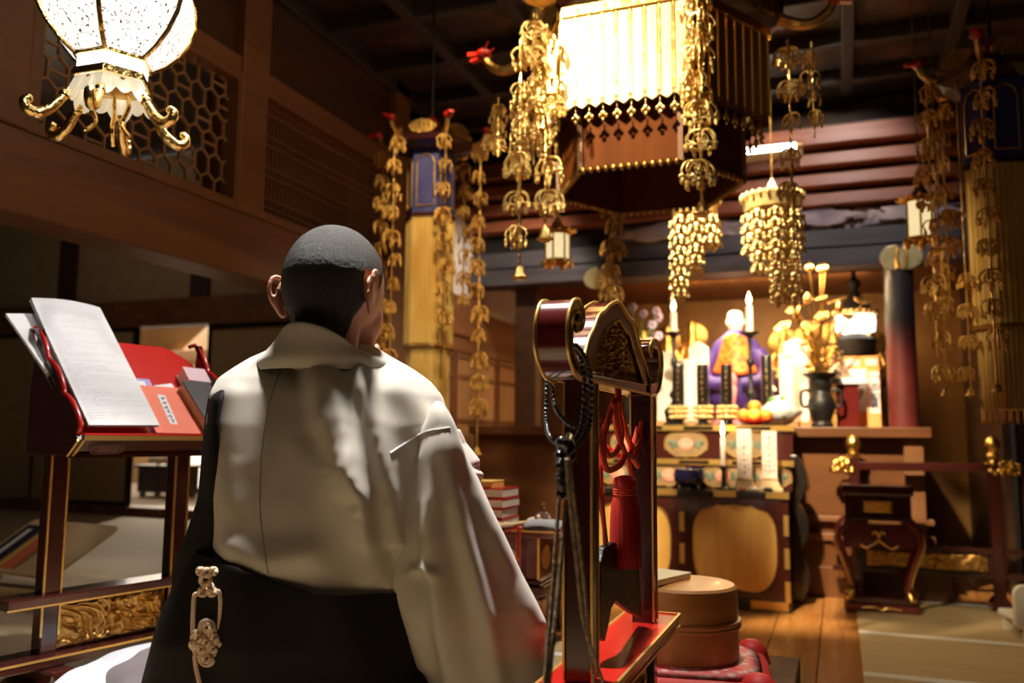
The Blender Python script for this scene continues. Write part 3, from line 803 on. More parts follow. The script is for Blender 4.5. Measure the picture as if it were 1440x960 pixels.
# ---------- red cord with bow loops and two tassels
rc = thing('red_cord', 'knotted red silk cord with two long tassels hanging inside the gong stand', 'cord', kc0)
def K(px, py, o=0): return PX(px,py,XS+o)-kc0
q = B()
for pts, o in (([(864,562),(858,580),(852,602),(848,622),(856,640),(868,632),(874,612),(870,585),(868,566)], .006),
               ([(870,562),(876,590),(882,612),(890,630),(898,622),(900,606),(903,590),(906,592),(902,615),(893,640),(880,645)], .0),
               ([(864,568),(866,592),(872,620),(884,650),(888,668)], .012),
               ([(846,604),(848,640),(854,660),(870,655),(880,640),(890,645),(897,655)], .01),
               ([(897,602),(890,625),(878,640),(862,636),(852,628)], -.006)):
    q.tube(smoothpath([K(a,b,o) for a,b in pts],5), .0055, 8)
q.build('bow', CORDR, rc)
q = B()
for pts in ([(846,590),(838,620),(841,680),(849,735),(851,762)], [(849,600),(845,640),(846,700),(852,762)]): q.tube(smoothpath([K(a,b,.002) for a,b in pts],5), .004, 7)
q.tube([K(870,545),K(868,566)], .006, 8)
q.build('drop_cord', CORDR, rc)
def tassel(px, py0, py1, w, o):
    t = B(); hd_ = K(px,py0,o); z0 = hd_.z; z1 = K(px+3,py1,o).z; n = 40; r0 = w
    for (z, s) in ((.0,1),(-.012,1)):
        pass
    pr_ = [(.3,.012),(.75,.008),(.9,0),(.85,-.008),(.72,-.014),(.8,-.02),(.95,-.04)]
    H_ = z0-z1; pr_ += [(1.0,-H_*.4),(1.06,-H_*.75),(1.08,-H_),(.9,-H_),(.2,-H_+.01)]
    rs = []
    for r_, z in pr_:
        rs.append([hd_+V((r0*r_*cos(2*pi*i/n)*(1+.07*(i%2)*(z<-.02)), r0*r_*sin(2*pi*i/n)*(1+.07*(i%2)*(z<-.02)), z)) for i in range(n)])
    t.rings(rs); o_ = t.build('tassel', TASS, rc, ang=180)
    q = B()
    for z in (-.012,-.016,-.02): q.tube([hd_+V((r0*.82*cos(2*pi*i/16), r0*.82*sin(2*pi*i/16), z)) for i in range(16)], .0018, 6, loop=True)
    q.build('binding', CORDR, o_)
tassel(879,678,796,.024,.016); tassel(899,682,782,.022,-.014)
# ---------- rosary on the near scroll
ro0 = PX(800,620,XS+.045)
ros = thing('rosary', 'black bead rosary with tan braided cords draped over the near scroll of the gong stand', 'rosary', ro0)
def RO(px, py, x): return PX(px,py,x)-ro0
bead = None
def beads(path, rad):
    global bead
    c = smoothpath(path, 24); acc = 0; last = c[0]; out = [c[0]]
    for p in c[1:]:
        if (p-out[-1]).length >= rad*1.98: out.append(p)
    for p in out:
        if bead is None: bead = B().ball((0,0,0), 1, 12, 8).build('bead', BLK, ros, ang=180); o = bead
        else: o = bead.copy(); COL.objects.link(o); o.parent = ros
        o.location = p; o.scale = (rad,)*3
xo = XS+.044
beads([RO(809,486,xo),RO(818,496,xo),RO(828,520,xo),RO(831,560,xo),RO(829,595,xo),RO(818,618,xo),RO(803,632,xo)], .0042)
beads([RO(812,492,xo-.01),RO(820,515,xo-.01),RO(822,560,xo-.01),RO(816,605,xo-.01),RO(800,630,xo-.01)], .0040)
beads([RO(770,515,XS-.05),RO(768,545,XS-.04),RO(768,590,XS-.03),RO(774,615,XS-.0),RO(795,632,xo)], .0036)
beads([RO(774,520,XS-.03),RO(779,565,XS-.02),RO(787,583,XS+.01),RO(800,596,XS+.03),RO(812,600,xo)], .0036)
q = B(); zc = RO(796,640,xo); 
for px, py, r in ((796,628,.012),(790,622,.008),(801,640,.009)): q.ball(RO(px,py,xo+.004), r, 14, 9)
q.tube(smoothpath([RO(800,612,xo+.006),RO(796,622,xo+.012),RO(792,634,xo+.006)],4), .004, 8)
q.build('guru_bead', BLK, ros)
for px in (788,797):
    q = B(); y = 640
    while y < 700: q.ball(RO(px+1.5*sin(y*.9)+(y-640)*.02,y,xo+.003*sin(y)), .0065 if y % 3 else .005, 10, 6); y += 5
    q.build('bead_bundle', BLK, ros)
for pts, o in (([(786,700),(780,790),(773,880),(766,962)],.0),([(796,702),(788,800),(780,880),(772,962)],.004),([(799,640),(806,690),(819,800),(829,900),(836,962)],.012),([(797,645),(803,720),(812,800),(822,880),(850,965)],.018)):
    B().tube(smoothpath([RO(a,b,xo+o) for a,b in pts],8), .0027, 8).build('braided_cord', CORDT, ros)
# ---------- round wooden drum on its brocade cushion
dc = PZ(968, 905, .345); dc = V((dc.x, dc.y, .345))
dc = P(962, 905, 1.99); dc.z = .345
dr = thing('wooden_drum', 'round lidded wooden box with ribbed rim sitting on red cushion behind the gong stand', 'drum', dc)
rD = .125
B().lathe([(.0,0),(rD*.97,0),(rD,.006),(rD,.072),(rD*1.0,.074)], 64).build('drum_body', ZEL, dr, ang=30)
B().lathe([(rD*.98,.074),(rD*1.035,.075),(rD*1.045,.079),(rD*1.03,.083),(rD*1.045,.087),(rD*1.04,.092),(rD*1.0,.094)], 64).build('rim_band', ZEL, dr, ang=30)
B().lathe([(rD*.99,.094),(rD*.99,.150),(rD*.975,.162),(rD*.93,.168),(rD*.5,.1715),(.002,.172)], 64).build('lid', ZEL, dr, ang=30)
q = B(); cz = dc.z-.0625
rs = []
for r_, z in ((.13,0),(.175,.008),(.195,.028),(.188,.05),(.14,.066),(.05,.064)):
    rs.append([V((r_*math.copysign(abs(cos(t))**.5,cos(t)), r_*math.copysign(abs(sin(t))**.5,sin(t)), z+.004*noise.noise(V((cos(t)*3,sin(t)*3,z*30))))) for t in [2*pi*k/56 for k in range(56)]])
cu2 = thing('drum_cushion', 'red brocade cushion with pale patterned top under the round wooden box', 'cushion', (dc.x,dc.y,cz), R(8))
cbod = q.rings(rs).build('cushion_body', REDC, cu2, ang=180)
q = B(); q.rings([[V((r_*math.copysign(abs(cos(t))**.5,cos(t)), r_*math.copysign(abs(sin(t))**.5,sin(t)), z)) for t in [2*pi*k/56 for k in range(56)]] for r_, z in ((.172,.059),(.145,.0665),(.03,.0675))]); q.build('patterned_top', PALEC, cu2, ang=180)
for sx, sy in ((1,1),(-1,1),(1,-1),(-1,-1)):
    q = B(); c = V((.158*sx,.158*sy,.04)); q.ball(c, (.04,.04,.036), 14, 9); q.tube(smoothpath([c+V((.02*sx,.02*sy,.01)),c+V((.035*sx,.035*sy,.0)),c+V((.045*sx,.03*sy,-.03))],4), .0035, 7); q.build('corner_tuft', REDC, cu2, ang=180)
bk = B(); bz = dc+V((-.055,-.02,.1725))
nb_ = thing('folded_sutra', 'cream folded sutra booklet lying on the lid of the round wooden box', 'booklet', bz, R(-20))
B().box(-.045,.045,-.075,.075,0,.012).build('pages', PAGEW, nb_, smooth=False, bev=.002)
B().box(-.046,.046,-.076,.076,.012,.014).build('cover', mat('cream_cover',(.85,.75,.5),.6), nb_, smooth=False, bev=.001)
# ---------- low sutra desk in front of the person
kx1, ky0 = P(797,748,2.33).x, P(797,748,2.33).y
dz = P(797,748,2.33).z
d0 = V((kx1-.35, ky0+.12, .2815))
dk = thing('sutra_desk', 'low maroon lacquered desk with gilt cartouches, in front of the kneeling person', 'desk', d0)
hx, hy_, tz = .35, .12, dz-.2815
def dbx(x0,x1,y0,y1,z0,z1): return B().box(x0,x1,y0,y1,z0,z1)
tp = dbx(-hx,hx,-hy_,hy_,tz-.022,tz).build('top', MAR, dk, smooth=False, bev=.004)
t = B(); t.box(-hx-.001,hx+.001,-hy_-.001,-hy_+.002,tz-.006,tz+.001); t.box(hx-.002,hx+.001,-hy_,hy_,tz-.006,tz+.001); t.box(-hx-.001,hx+.001,hy_-.002,hy_+.001,tz-.006,tz+.001); t.box(-hx-.001,-hx+.002,-hy_,hy_,tz-.006,tz+.001); t.build('gilt_edge', GILT, tp, smooth=False)
for sx in (-1,1): dbx(sx*(hx-.01)-.012,sx*(hx-.01)+.012,-hy_,hy_,tz,tz+.014).build('end_lip', LRED, dk, smooth=False, bev=.006)
bx = hx-.085; by = hy_-.012
bd = dbx(-bx,bx,-by,by,tz-.135,tz-.022).build('body', MAR, dk, smooth=False, bev=.002)
def cart(cx, cz, w, h, face):
    n = 40; pts = []
    for k in range(n):
        a = 2*pi*k/n; rx, rz = w*cos(a), h*sin(a)
        if sin(a) < -.2: rz += .08*h*abs(sin(4*a))
        pts.append(V((cx+rx, -by-.002, cz+rz)) if face == 'f' else V((bx+.002, cx+rx, cz+rz)))
    return B().prism(pts, (0,.004,0) if face == 'f' else (-.004,0,0)).build('cartouche', GPANEL, bd, smooth=False)
for cx in (-.175,-.02,.14): cart(cx, tz-.082, .066, .036, 'f')
for cx in (-.045,.05): cart(cx, tz-.08, .036, .034, 's')
t = B()
for x in (-bx,bx):
    for y in (-by,by): t.box(x-.003,x+.003,y-.003,y+.003,tz-.135,tz-.024)
t.build('gilt_edge', GILT, bd, smooth=False)
for k, (g, z0, z1) in enumerate(((.008,tz-.15,tz-.135),(.022,tz-.17,tz-.15),(.006,tz-.186,tz-.17))): dbx(-bx-g,bx+g,-by-g,by+g,z0,z1).build('waist_moulding', MARD, dk, smooth=False, bev=.004)
for sx in (-1,1):
    for sy in (-1,1):
        lg = dbx(sx*(bx-.02)-.03,sx*(bx-.02)+.03,sy*(by-.02)-.022,sy*(by-.02)+.022,0,tz-.186).build('leg', MAR, dk, smooth=False, bev=.004)
        t = B(); t.box(sx*(bx-.02)-.031,sx*(bx-.02)+.031,sy*(by-.02)-.0235,sy*(by-.02)+.0235,0,.008); t.build('gilt_shoe', GILT, lg, smooth=False)
# things on the desk: books, tray, mallet, glass ball, tray of white paper, red cord
DT = dz+.0005
def ondesk(px, py, z=None): return PZ(px, py, DT if z is None else z)
bc = P(672, 712, 2.42); bc.z = DT+.014
tray = thing('book_tray', 'thin red lacquer tray under the stack of red books on the desk', 'tray', (bc.x,bc.y,DT), 0)
B().box(-.115,.115,-.085,.085,0,.006).build('tray_base', LRED, tray, smooth=False, bev=.002)
q = B()
for a in ((-.115,.115,-.085,-.081),(-.115,.115,.081,.085),(-.115,-.111,-.085,.085),(.111,.115,-.085,.085)): q.box(*a,.006,.013)
q.build('tray_rim', MAR, tray, smooth=False)
hb_ = (P(700,668,2.36).z-P(700,730,2.36).z-.012)/4
names = ('bottom book','second book from the bottom','third book from the bottom','topmost red one')
for k in range(4):
    o = thing('sutra_book', 'red bound sutra volume, %s of the desk stack' % names[k], 'book', (bc.x-.004*(k%2),bc.y+.002*k,DT+.0065+k*hb_), R((0,1,-.7,.5)[k]), 'red books on the sutra desk')
    B().box(-.082,.1,-.064,.064,.003,hb_-.004).build('pages', PAGEW, o, smooth=False)
    q = B(); q.box(-.086,.101,-.066,.066,0,.003); q.box(-.086,.101,-.066,.066,hb_-.004,hb_-.0006); q.build('cover', LRED, o, smooth=False)
o = thing('sutra_book', 'smaller yellow sutra booklet on top of the red book stack', 'book', (bc.x-.03,bc.y,DT+.0065+4*hb_), R(2))
B().box(-.07,.09,-.05,.05,.002,.016).build('pages', YEL, o, smooth=False, bev=.002); q = B(); q.box(-.071,.091,-.051,.051,0,.002); q.box(-.071,.091,-.051,.051,.016,.018); q.build('cover', YEL, o, smooth=False, bev=.0008)
a, c = P(696,733,2.30), P(752,716,2.50); a.z = DT+.014; c.z = DT+.012
mt = thing('mallet', 'pale wooden drum mallet with thick handle lying on the desk', 'mallet', a)
t = (c-a); u = t.normalized(); 
def al(f, r): return (t*f, r)
def turned(prof):
    rs = []; n_, b_ = frame_of(u)
    for f, r in prof: rs.append([t*f+n_*r*cos(2*pi*k/16)+b_*r*sin(2*pi*k/16) for k in range(16)])
    return B().rings(rs)
turned([(-.12,.006),(-.1,.011),(0,.0135),(.2,.0125),(.3,.010),(.34,.007)]).build('grip', WPALE, mt)
turned([(.3,.0065),(.6,.006),(.85,.006)]).build('shaft', WPALE, mt)
turned([(.82,.006),(.86,.011),(.95,.0135),(1.04,.011),(1.07,.004)]).build('head', IVORY, mt)
c = P(763,722,2.47); c.z = DT
gbll = thing('glass_ball', 'small clear glass ball with a knob beside the mallet on the desk', 'ornament', c)
B().lathe([(.001,0),(.012,.001),(.015,.004),(.022,.014),(.024,.024),(.02,.036),(.008,.044),(.006,.048)], 20).build('ball', CRYST, gbll)
B().lathe([(.006,.046),(.009,.05),(.007,.055),(.004,.058),(.009,.062),(.006,.068),(.001,.07)], 14).build('knob', BRONZE, gbll)
c = P(765,738,2.38); c.z = DT
wp = thing('oval_tray', 'oval black tray heaped with white paper on the right of the desk', 'tray', c, R(18))
B().lathe([(.001,0),(.05,0),(.058,.008),(.056,.008),(.05,.002)], 40, sx=1.15, sy=.7).build('dish', BLK, wp)
wc = c+V((.004,.0,.009))
wpp = B()
rs = [[V((r_*1.2*cos(t), r_*.72*sin(t), z+.004*sin(3*t)*(r_/.054))) for t in [2*pi*k/32 for k in range(32)]] for r_, z in ((.054,.0),(.053,.004),(.04,.014),(.02,.019),(.002,.02))]
o = wpp.rings(rs).build('white_cloth', HEMW, None, ang=180); o.location = wc; tag(o, 'white folded cloth lying in the oval black tray on the desk', 'cloth')
c = PZ(729, 742, DT+.006); c.y = ky0-.004
cr = thing('thin_red_cord', 'thin looped red cord with a knot hanging down the front of the desk', 'cord', (c.x,ky0-.006,DT))
q = B()
for s in (-1,1): q.tube(smoothpath([V((s*.004,.02,.004)),V((s*.004,.0,.004)),V((s*.005,-.006,-.02)),V((s*.004,-.006,-.1)),V((s*.003,-.006,-.185)),V((0,-.006,-.2)),V((s*.006,-.006,-.22)),V((s*.004+.012,-.006,-.275))],5), .0022, 7)
q.build('strand', CORDR, cr)
q = B(); q.ball((0,-.007,-.2),(.007,.006,.009)); q.ball((0,0,.005),(.007,.009,.006)); q.build('knot', CORDR, cr)
# ================================================================ LECTERN ON THE LEFT
LH = R(12)
LD = V((sin(LH), cos(LH), 0)); LN = V((cos(LH), -sin(LH), 0))
C0 = P(115, 610, 1.95)
ZL = C0.z
lo = V((C0.x, C0.y, .281)); 
lc = thing('lectern', 'maroon and black lacquered slanted lectern with red inner board on the far left', 'lectern', lo)
lc.matrix_world = Matrix((LD, -LN, UPV)).transposed().to_4x4(); lc.matrix_world.translation = lo   # x along, y away from the reader, z up
HZ = ZL-.281
LB = .44; SA = R(47); SLn = .345
su = V((0, cos(SA), sin(SA))); sn = V((0, -sin(SA), cos(SA)))     # up the slope, out of it
def lb(x0,x1,y0,y1,z0,z1): return B().box(x0,x1,y0,y1,z0,z1)
# the reading board with rounded upper corners
pts = [V((-.0,0,HZ))]
prof = [(0,0),(LB,0),(LB,SLn*.78),(LB-.012,SLn*.86),(LB-.05,SLn*.97),(LB-.075,SLn),(.05,SLn),(0,SLn*.9)]
o_ = V((0,.012,HZ-.006))
bd = B().prism([o_+V((x,0,0))+su*u for x,u in prof], sn*-.01).build('reading_board', LRED, lc, smooth=False, bev=.002)
# front ledge with gilt lines
ld_ = B().box(0,LB,-.012,.02,HZ-.012,HZ+.002).build('front_ledge', LRED, lc, smooth=False, bev=.002)
q = B(); q.box(-.001,LB+.001,-.0135,-.011,HZ-.0145,HZ-.003); q.build('gilt_edge', GILT, ld_, smooth=False)
# head box below: apron, near and far end panels with a wavy upper edge
ap = B().prism([V((0.004,-.008,HZ-.012)),V((LB-.004,-.008,HZ-.012)),V((LB-.004,.03,HZ-.05)),V((.004,.03,HZ-.05))], V((0,.008,.008))).build('apron', MARD, lc, smooth=False)
WAVM = mat('faint_wave_lacquer', (.2,.09,.07), .4, 0, (.28,.13,.1), 20)
for cx in (.07,.37):
    q = B()
    for k in range(4):
        for r_ in (.016,.011,.006): q.tube([V((cx+(k-1.5)*.017+r_*cos(t*pi/6), .0062+r_*sin(t*pi/6)*.68, HZ-.036-r_*sin(t*pi/6)*.7)) for t in range(12)], .0007, 5, loop=True)
    q.build('wave_pattern', WAVM, ap)
def endpanel(x, nm):
    wv = []
    for i in range(31):
        u = i/30; w_ = .012+.014*abs(sin(u*pi*3.0))**.7
        wv.append(V((x,.0,HZ))+su*(u*SLn*1.0)+sn*(w_ if 0 < u < 1 else 0.0))
    tail = [V((x,.19,HZ+SLn*sin(SA))), V((x,.21,HZ+.1)), V((x,.21,HZ-.05)), V((x,.03,HZ-.05)), V((x,-.01,HZ-.014))]
    o = B().prism(wv+tail, (.014,0,0)).build(nm, MARD, lc, smooth=False, bev=.0015)
    q = B()
    for dx in (.0145,): q.tube([p+V((dx*0+.007,0,0)) for p in wv], .0062, 8)
    q.build('red_edge', LRED, o, ang=180)
    q = B().bar(tail[-1]+V((0,0,0)), tail[-2], .004, .004, (1,0,0)); q.bar(tail[-1]+V((.014,0,0)), tail[-2]+V((.014,0,0)), .004, .004, (1,0,0)); q.build('gilt_edge', GILT, o, smooth=False)
    return o
endpanel(-.014, 'end_panel'); endpanel(LB, 'end_panel')
lb(0,LB,.2,.21,HZ-.05,HZ+SLn*sin(SA)*.7).build('back_panel', MARD, lc, smooth=False)
lb(0,LB,.02,.21,HZ-.055,HZ-.045).build('under_board', MARD, lc, smooth=False)
LY = .135
for xs in (.02, .355):
    p = lb(xs-.02,xs+.02,LY-.02,LY+.02,.0,HZ-.05).build('post', MARD, lc, smooth=False, bev=.003)
    q = B()
    for sx in (-.0205,.0205): q.box(xs+sx-.0025,xs+sx+.0025,LY-.0225,LY-.0185,.1,HZ-.05)
    q.build('gilt_edge', GILT, p, smooth=False)
    lb(xs-.03,xs+.03,LY-.1,LY+.1,0,.035).build('foot', MARD, lc, smooth=False, bev=.008)
rl = lb(-.09,.47,LY-.045,LY+.04,.172,.195).build('upper_rail', MARD, lc, smooth=False, bev=.003)
q = B(); q.box(-.092,.472,LY-.0465,LY-.044,.172,.176); q.build('gilt_edge', GILT, rl, smooth=False)
rl = lb(-.11,.49,LY-.055,LY+.05,.036,.060).build('lower_rail', MARD, lc, smooth=False, bev=.003)
q = B(); q.box(-.112,.492,LY-.0565,LY-.054,.054,.059); q.build('gilt_edge', GILT, rl, smooth=False)
pn = lb(.04,.335,LY-.004,LY+.004,.06,.172).build('carved_panel', MARD, lc, smooth=False)
q = B(); carve(q, (.042,LY-.005,.065), (.291,0,0), (0,0,.103), (0,-1,0), 130, 50, .016, 24, 6); q.build('carving', GOLDD, pn, ang=180)
# ---- books and papers on the slope: frames with x along, y up the slope, z out of it
def onslope(name, label, cat, x, u, rz=0, lift=0, tilt=0, group=None):
    t = thing(name, label, cat, (0,0,0), 0, group)
    m = Matrix((V((1,0,0)), su, sn)).transposed().to_4x4(); m.translation = V((x,.012,HZ-.004))+su*u+sn*(.0005+lift)
    lw = Matrix((LD, -LN, UPV)).transposed().to_4x4(); lw.translation = lo
    t.matrix_world = lw @ m @ Matrix.Rotation(rz,4,'Z') @ Matrix.Rotation(tilt,4,'X')
    return t
t = onslope('ledger', 'large white paper ledger propped open on the lectern', 'ledger', .012, .006, R(1), .022, R(1.5))
q = B()
def lf(zo, amp, ln=.42, w=.185):
    def fn(u, v): return V((u*w-.012*v*v*0, v*ln, zo+amp*sin(pi*u)*v*v+.006*max(0,v-.75)*(1-u)*8*amp/.01*.3))
    return fn
for k in range(6): q.grid(lf(.0012*k, .002+.0012*k, .417+.001*(k%2)), 8, 16)
q.build('pages', PAPER, t, ang=180)
tl = B().grid(lf(.0078,.0092,.42), 12, 20); top = tl.build('top_sheet', PAPER, t, ang=180)
q = B(); f0 = lf(.0084,.0092,.42)
rr = random.Random(5)
for k in range(46):
    v0 = .05+.0195*k; x = .05
    while x < .9:
        w_ = rr.uniform(.02,.12); q.add([f0(x,v0),f0(min(.93,x+w_),v0),f0(min(.93,x+w_),v0+.0022),f0(x,v0+.0022)],[(0,1,2,3)]); x += w_+rr.uniform(.01,.05)
        if rr.random() < .12: break
q.build('printed_lines', GREYINK, top, smooth=False)
t = onslope('note_booklet', 'thin white booklet sticking up behind the big white ledger', 'booklet', -.02, .19, R(10), .008)
B().box(0,.1,0,.2,0,.006).build('pages', PAPER, t, smooth=False); q = B().box(-.0005,.1005,-.0005,.2005,.006,.007); q.build('cover', PAPER, t, smooth=False)
t = onslope('worn_book', 'worn grey-edged book lying under the left side of the white ledger', 'book', -.006, .03, R(3), .0005)
B().box(0,.13,0,.185,.002,.016).build('pages', PAGES, t, smooth=False); q = B(); q.box(-.002,.131,-.002,.187,0,.002); q.box(-.002,.131,-.002,.187,.016,.018); q.build('cover', mat('grey_cover',(.12,.11,.1),.7), t, smooth=False)
for k, (x, u, w_, h_, rz) in enumerate(((.0,.215,.06,.10,.1),(.004,.21,.055,.11,.2),(.0,.2,.05,.115,.28))):
    t = onslope('loose_leaf', ('loose white leaf at the upper left of the lectern, backmost','loose white leaf at the upper left of the lectern, middle one','loose white leaf at the upper left of the lectern, frontmost')[k], 'paper', x, u, rz, .001+.0028*k)
    B().grid(lambda a,b_: V((a*w_, b_*h_, .0004+.008*a*b_*(k+1)*.4)), 6, 8).build('sheet', PAPER, t, ang=180, solid=.0008)
t = onslope('purple_leaflet', 'purple printed leaflet showing above the orange booklet', 'leaflet', .192, .006, 0, .001)
B().box(0,.07,0,.195,0,.002).build('sheet', PURP, t, smooth=False)
q = B(); q.box(.02,.052,.168,.186,.002,.0024); q.build('white_patch', PAPER, t, smooth=False)
t = onslope('orange_booklet', 'orange sutra booklet with a white title slip on the lectern', 'booklet', .196, .003, R(-1), .004)
B().box(0,.135,0,.165,0,.005).build('pages', PAGEW, t, smooth=False)
cv = B().box(-.001,.136,-.001,.166,.005,.0062).build('cover', ORANGE, t, smooth=False)
ls = B().xf(Matrix()).box(-.011,.011,0,.105,.0062,.0066)
ls.xf(Matrix.Translation((.062,.03,0)) @ Matrix.Rotation(R(-3),4,'Z')).build('title_slip', PAPER, t, smooth=False)
def kanji(txt, parent, m, size, ink=INK, vertical=True, step=1.15):
    for i, ch in enumerate(txt):
        c = bpy.data.curves.new('lettering','FONT'); c.body = ch; c.size = size; c.align_x = 'CENTER'; c.align_y = 'CENTER'; c.extrude = .0003; c.resolution_u = 2
        tmp = bpy.data.objects.new('lettering_curve', c); COL.objects.link(tmp); S.view_layers[0].update()
        me = bpy.data.meshes.new_from_object(tmp.evaluated_get(bpy.context.evaluated_depsgraph_get())); bpy.data.objects.remove(tmp); bpy.data.curves.remove(c)
        me.materials.clear(); me.materials.append(ink); o = bpy.data.objects.new('lettering', me); COL.objects.link(o); o.parent = parent
        o.matrix_local = m @ Matrix.Translation((0 if vertical else i*size*step, -i*size*step if vertical else 0, 0))
def scribble(parent, m, n, w, h, seed, ink=INK, th=.0007):   # one illegible brushed column: n characters of a few strokes
    b = B(); r = random.Random(seed); st = h/n
    for i in range(n):
        cy = h/2-(i+.5)*st
        for k in range(r.randint(4,6)):
            ang = r.choice((0,0,pi/2,pi/2,.7,-.8)); ln = r.uniform(.45,.95)*min(w,st)*.5
            c = V((r.uniform(-.22,.22)*w, cy+r.uniform(-.28,.28)*st, 0)); d = V((cos(ang),sin(ang),0))*ln
            b.bar(c-d, c+d, th*r.uniform(1.2,2.6), .0004, (0,0,1))
    b.xf(m); return b.build('brushed_writing', ink, parent, smooth=False)
scribble(t, Matrix.Translation((.062+.003,.082,.0069)) @ Matrix.Rotation(R(-3),4,'Z'), 6, .014, .092, 11)
t = onslope('black_book', 'thick black book with brown page edges beside the orange booklet', 'book', .335, .0, R(3), .001)
B().box(.003,.085,.0,.162,.004,.034).build('pages', PAGES, t, smooth=False); q = B(); q.box(0,.087,-.001,.164,0,.004); q.box(0,.087,-.001,.164,.034,.038); q.box(.084,.088,-.001,.164,0,.038); q.build('cover', BLKC, t, smooth=False, bev=.001)
t = onslope('white_leaflet', 'white leaflet tip showing above the black book beside the red board', 'leaflet', .29, .065, R(12), .0015)
B().box(.0,.06,0,.115,0,.002).build('sheet', PAPER, t, smooth=False)
t = onslope('small_pink_book', 'small book with pink cover behind the black book', 'book', .352, .172, R(-3), .001)
B().box(.003,.068,.0,.05,.003,.034).build('pages', PAGEW, t, smooth=False); q = B(); q.box(0,.07,-.001,.051,0,.003); q.box(0,.07,-.001,.051,.034,.037); q.build('cover', mat('pink_cover',(.7,.5,.55),.6), t, smooth=False)
# ================================================================ pale book-rest on the mat, far left
a, b_ = PZ(-45,797,.30), PZ(80,814,.30); dd = (px_of(a)[2]+px_of(b_)[2])/2
c = P(48,729,dd+.16)
ux = (b_-a); bw = ux.length; ux.normalize(); uy = (c-a-ux*(c-a).dot(ux)); 
bh = uy.length; uy.normalize(); uz = ux.cross(uy)
c = V(a); skew = (P(48,729,dd+.16)-a).dot(ux)
t = thing('book_rest', 'pale wooden slanted book rest with rounded corners on the far left mat', 'book rest')
m = Matrix((ux,uy,uz)).transposed().to_4x4(); m.translation = a; t.matrix_world = m
w2 = bw*.93
rr_ = .03
def rrect(x0,x1,y0,y1,r):
    out = []
    for cx,cy,a0 in ((x1-r,y1-r,0),(x0+r,y1-r,90),(x0+r,y0+r,180),(x1-r,y0+r,270)):
        for k in range(6): out.append((cx+r*cos(R(a0+k*18)), cy+r*sin(R(a0+k*18))))
    return out
B().prism([V((x+skew*y/bh,y,0)) for x,y in rrect(0,w2,0,bh,rr_)], (0,0,-.012)).build('board', WPALE, t, smooth=False, bev=.003)
B().prism([V((x,y,.0)) for x,y in ((0,-.01),(w2,-.01),(w2,.008),(0,.008))], (0,0,.02)).build('lip', WPALE, t, smooth=False, bev=.003)
q = B().prism([V((.1,.0,-.012)),V((.14,.0,-.012)),V((.14+skew,bh*.9,-.012)),V((.1+skew,bh*.9,-.012))], V((0,0,0))-uz*0+V((0,-.02,-.03))); q.build('support', WPALE, t, smooth=False)
mw = t.matrix_world.copy()
def onrest(name, label, x0, x1, y0, y1, th, m_, z=.001):
    o = thing(name, label, 'booklet'); o.matrix_world = mw @ Matrix.Translation((0,0,z))
    P4 = lambda e: [V((x+skew*y/bh,y,0)) for x,y in ((x0+e,y0+e),(x1-e,y0+e),(x1-e,y1-e),(x0+e,y1-e))]
    B().prism(P4(.001), (0,0,th*.75)).build('pages', PAGEW, o, smooth=False)
    q = B().prism([p+V((0,0,th*.75)) for p in P4(0)], (0,0,th*.25)); q.build('cover', m_, o, smooth=False); return o
o = onrest('navy_booklet', 'dark navy sutra booklet with long white slip on the pale book rest', .04, .15, .012, bh*.86, .012, NAVY)
B().prism([V((x+skew*y/bh,y,.0122)) for x,y in ((.075,bh*.25),(.105,bh*.25),(.105,bh*.78),(.075,bh*.78))], (0,0,.0008)).build('title_slip', PAPER, o, smooth=False)
onrest('yellow_booklet', 'thin yellow booklet between the navy and orange ones on the book rest', .153, .19, .012, bh*.7, .006, YEL)
onrest('orange_booklet', 'orange booklet with white edge at the right of the pale book rest', .195, .27, .012, bh*.62, .008, ORANGE)
# ================================================================ far room furniture glimpsed through the doorway
c = PZ(234,722,.2805); c = PY(234,722,6.2); c.z = .2805
t = thing('low_cabinet', 'low black cabinet glimpsed through the open sliding doors', 'cabinet', c, R(0))
B().box(-.24,.24,-.12,.12,.04,.26).build('body', BLK, t, smooth=False, bev=.004); B().box(-.27,.27,-.14,.14,.26,.285).build('top', BLK, t, smooth=False, bev=.004)
for sx in (-.2,.2):
    for sy in (-.09,.09): B().box(sx-.02,sx+.02,sy-.02,sy+.02,0,.04).build('leg', BLK, t, smooth=False)
B().box(-.22,-.005,-.124,-.12,.06,.24).build('drawer', BLKM, t, smooth=False); B().box(.005,.22,-.124,-.12,.06,.24).build('drawer', BLKM, t, smooth=False)
o = thing('cloth_bundle', 'rolled pale cloth bundle on top of the low black cabinet', 'bundle', c+V((-.05,0,.286)))
q = B(); q.rings([[V((x, (.05-.01*abs(x)*4)*cos(t_), .045+.04*sin(t_)+.006*noise.noise(V((x*20,t_,1))))) for t_ in [2*pi*k/16 for k in range(16)]] for x in [-.16+.02*i for i in range(17)]]); q.build('roll', IVORY, o); q = B().tube([V((.04,.052*cos(t_),.045+.042*sin(t_))) for t_ in [2*pi*k/16 for k in range(16)]], .006, 6, loop=True); q.build('tie', PAGES, o)
o = thing('potted_plant', 'green leafy plant in a white pot behind the low black cabinet', 'plant', c+V((-.17,.34,0)))
B().lathe([(.06,0),(.08,.05),(.09,.22),(.1,.3),(.085,.3),(.08,.28),(.001,.28)], 20).build('pot', IVORY, o)
q = B(); r5 = random.Random(9)
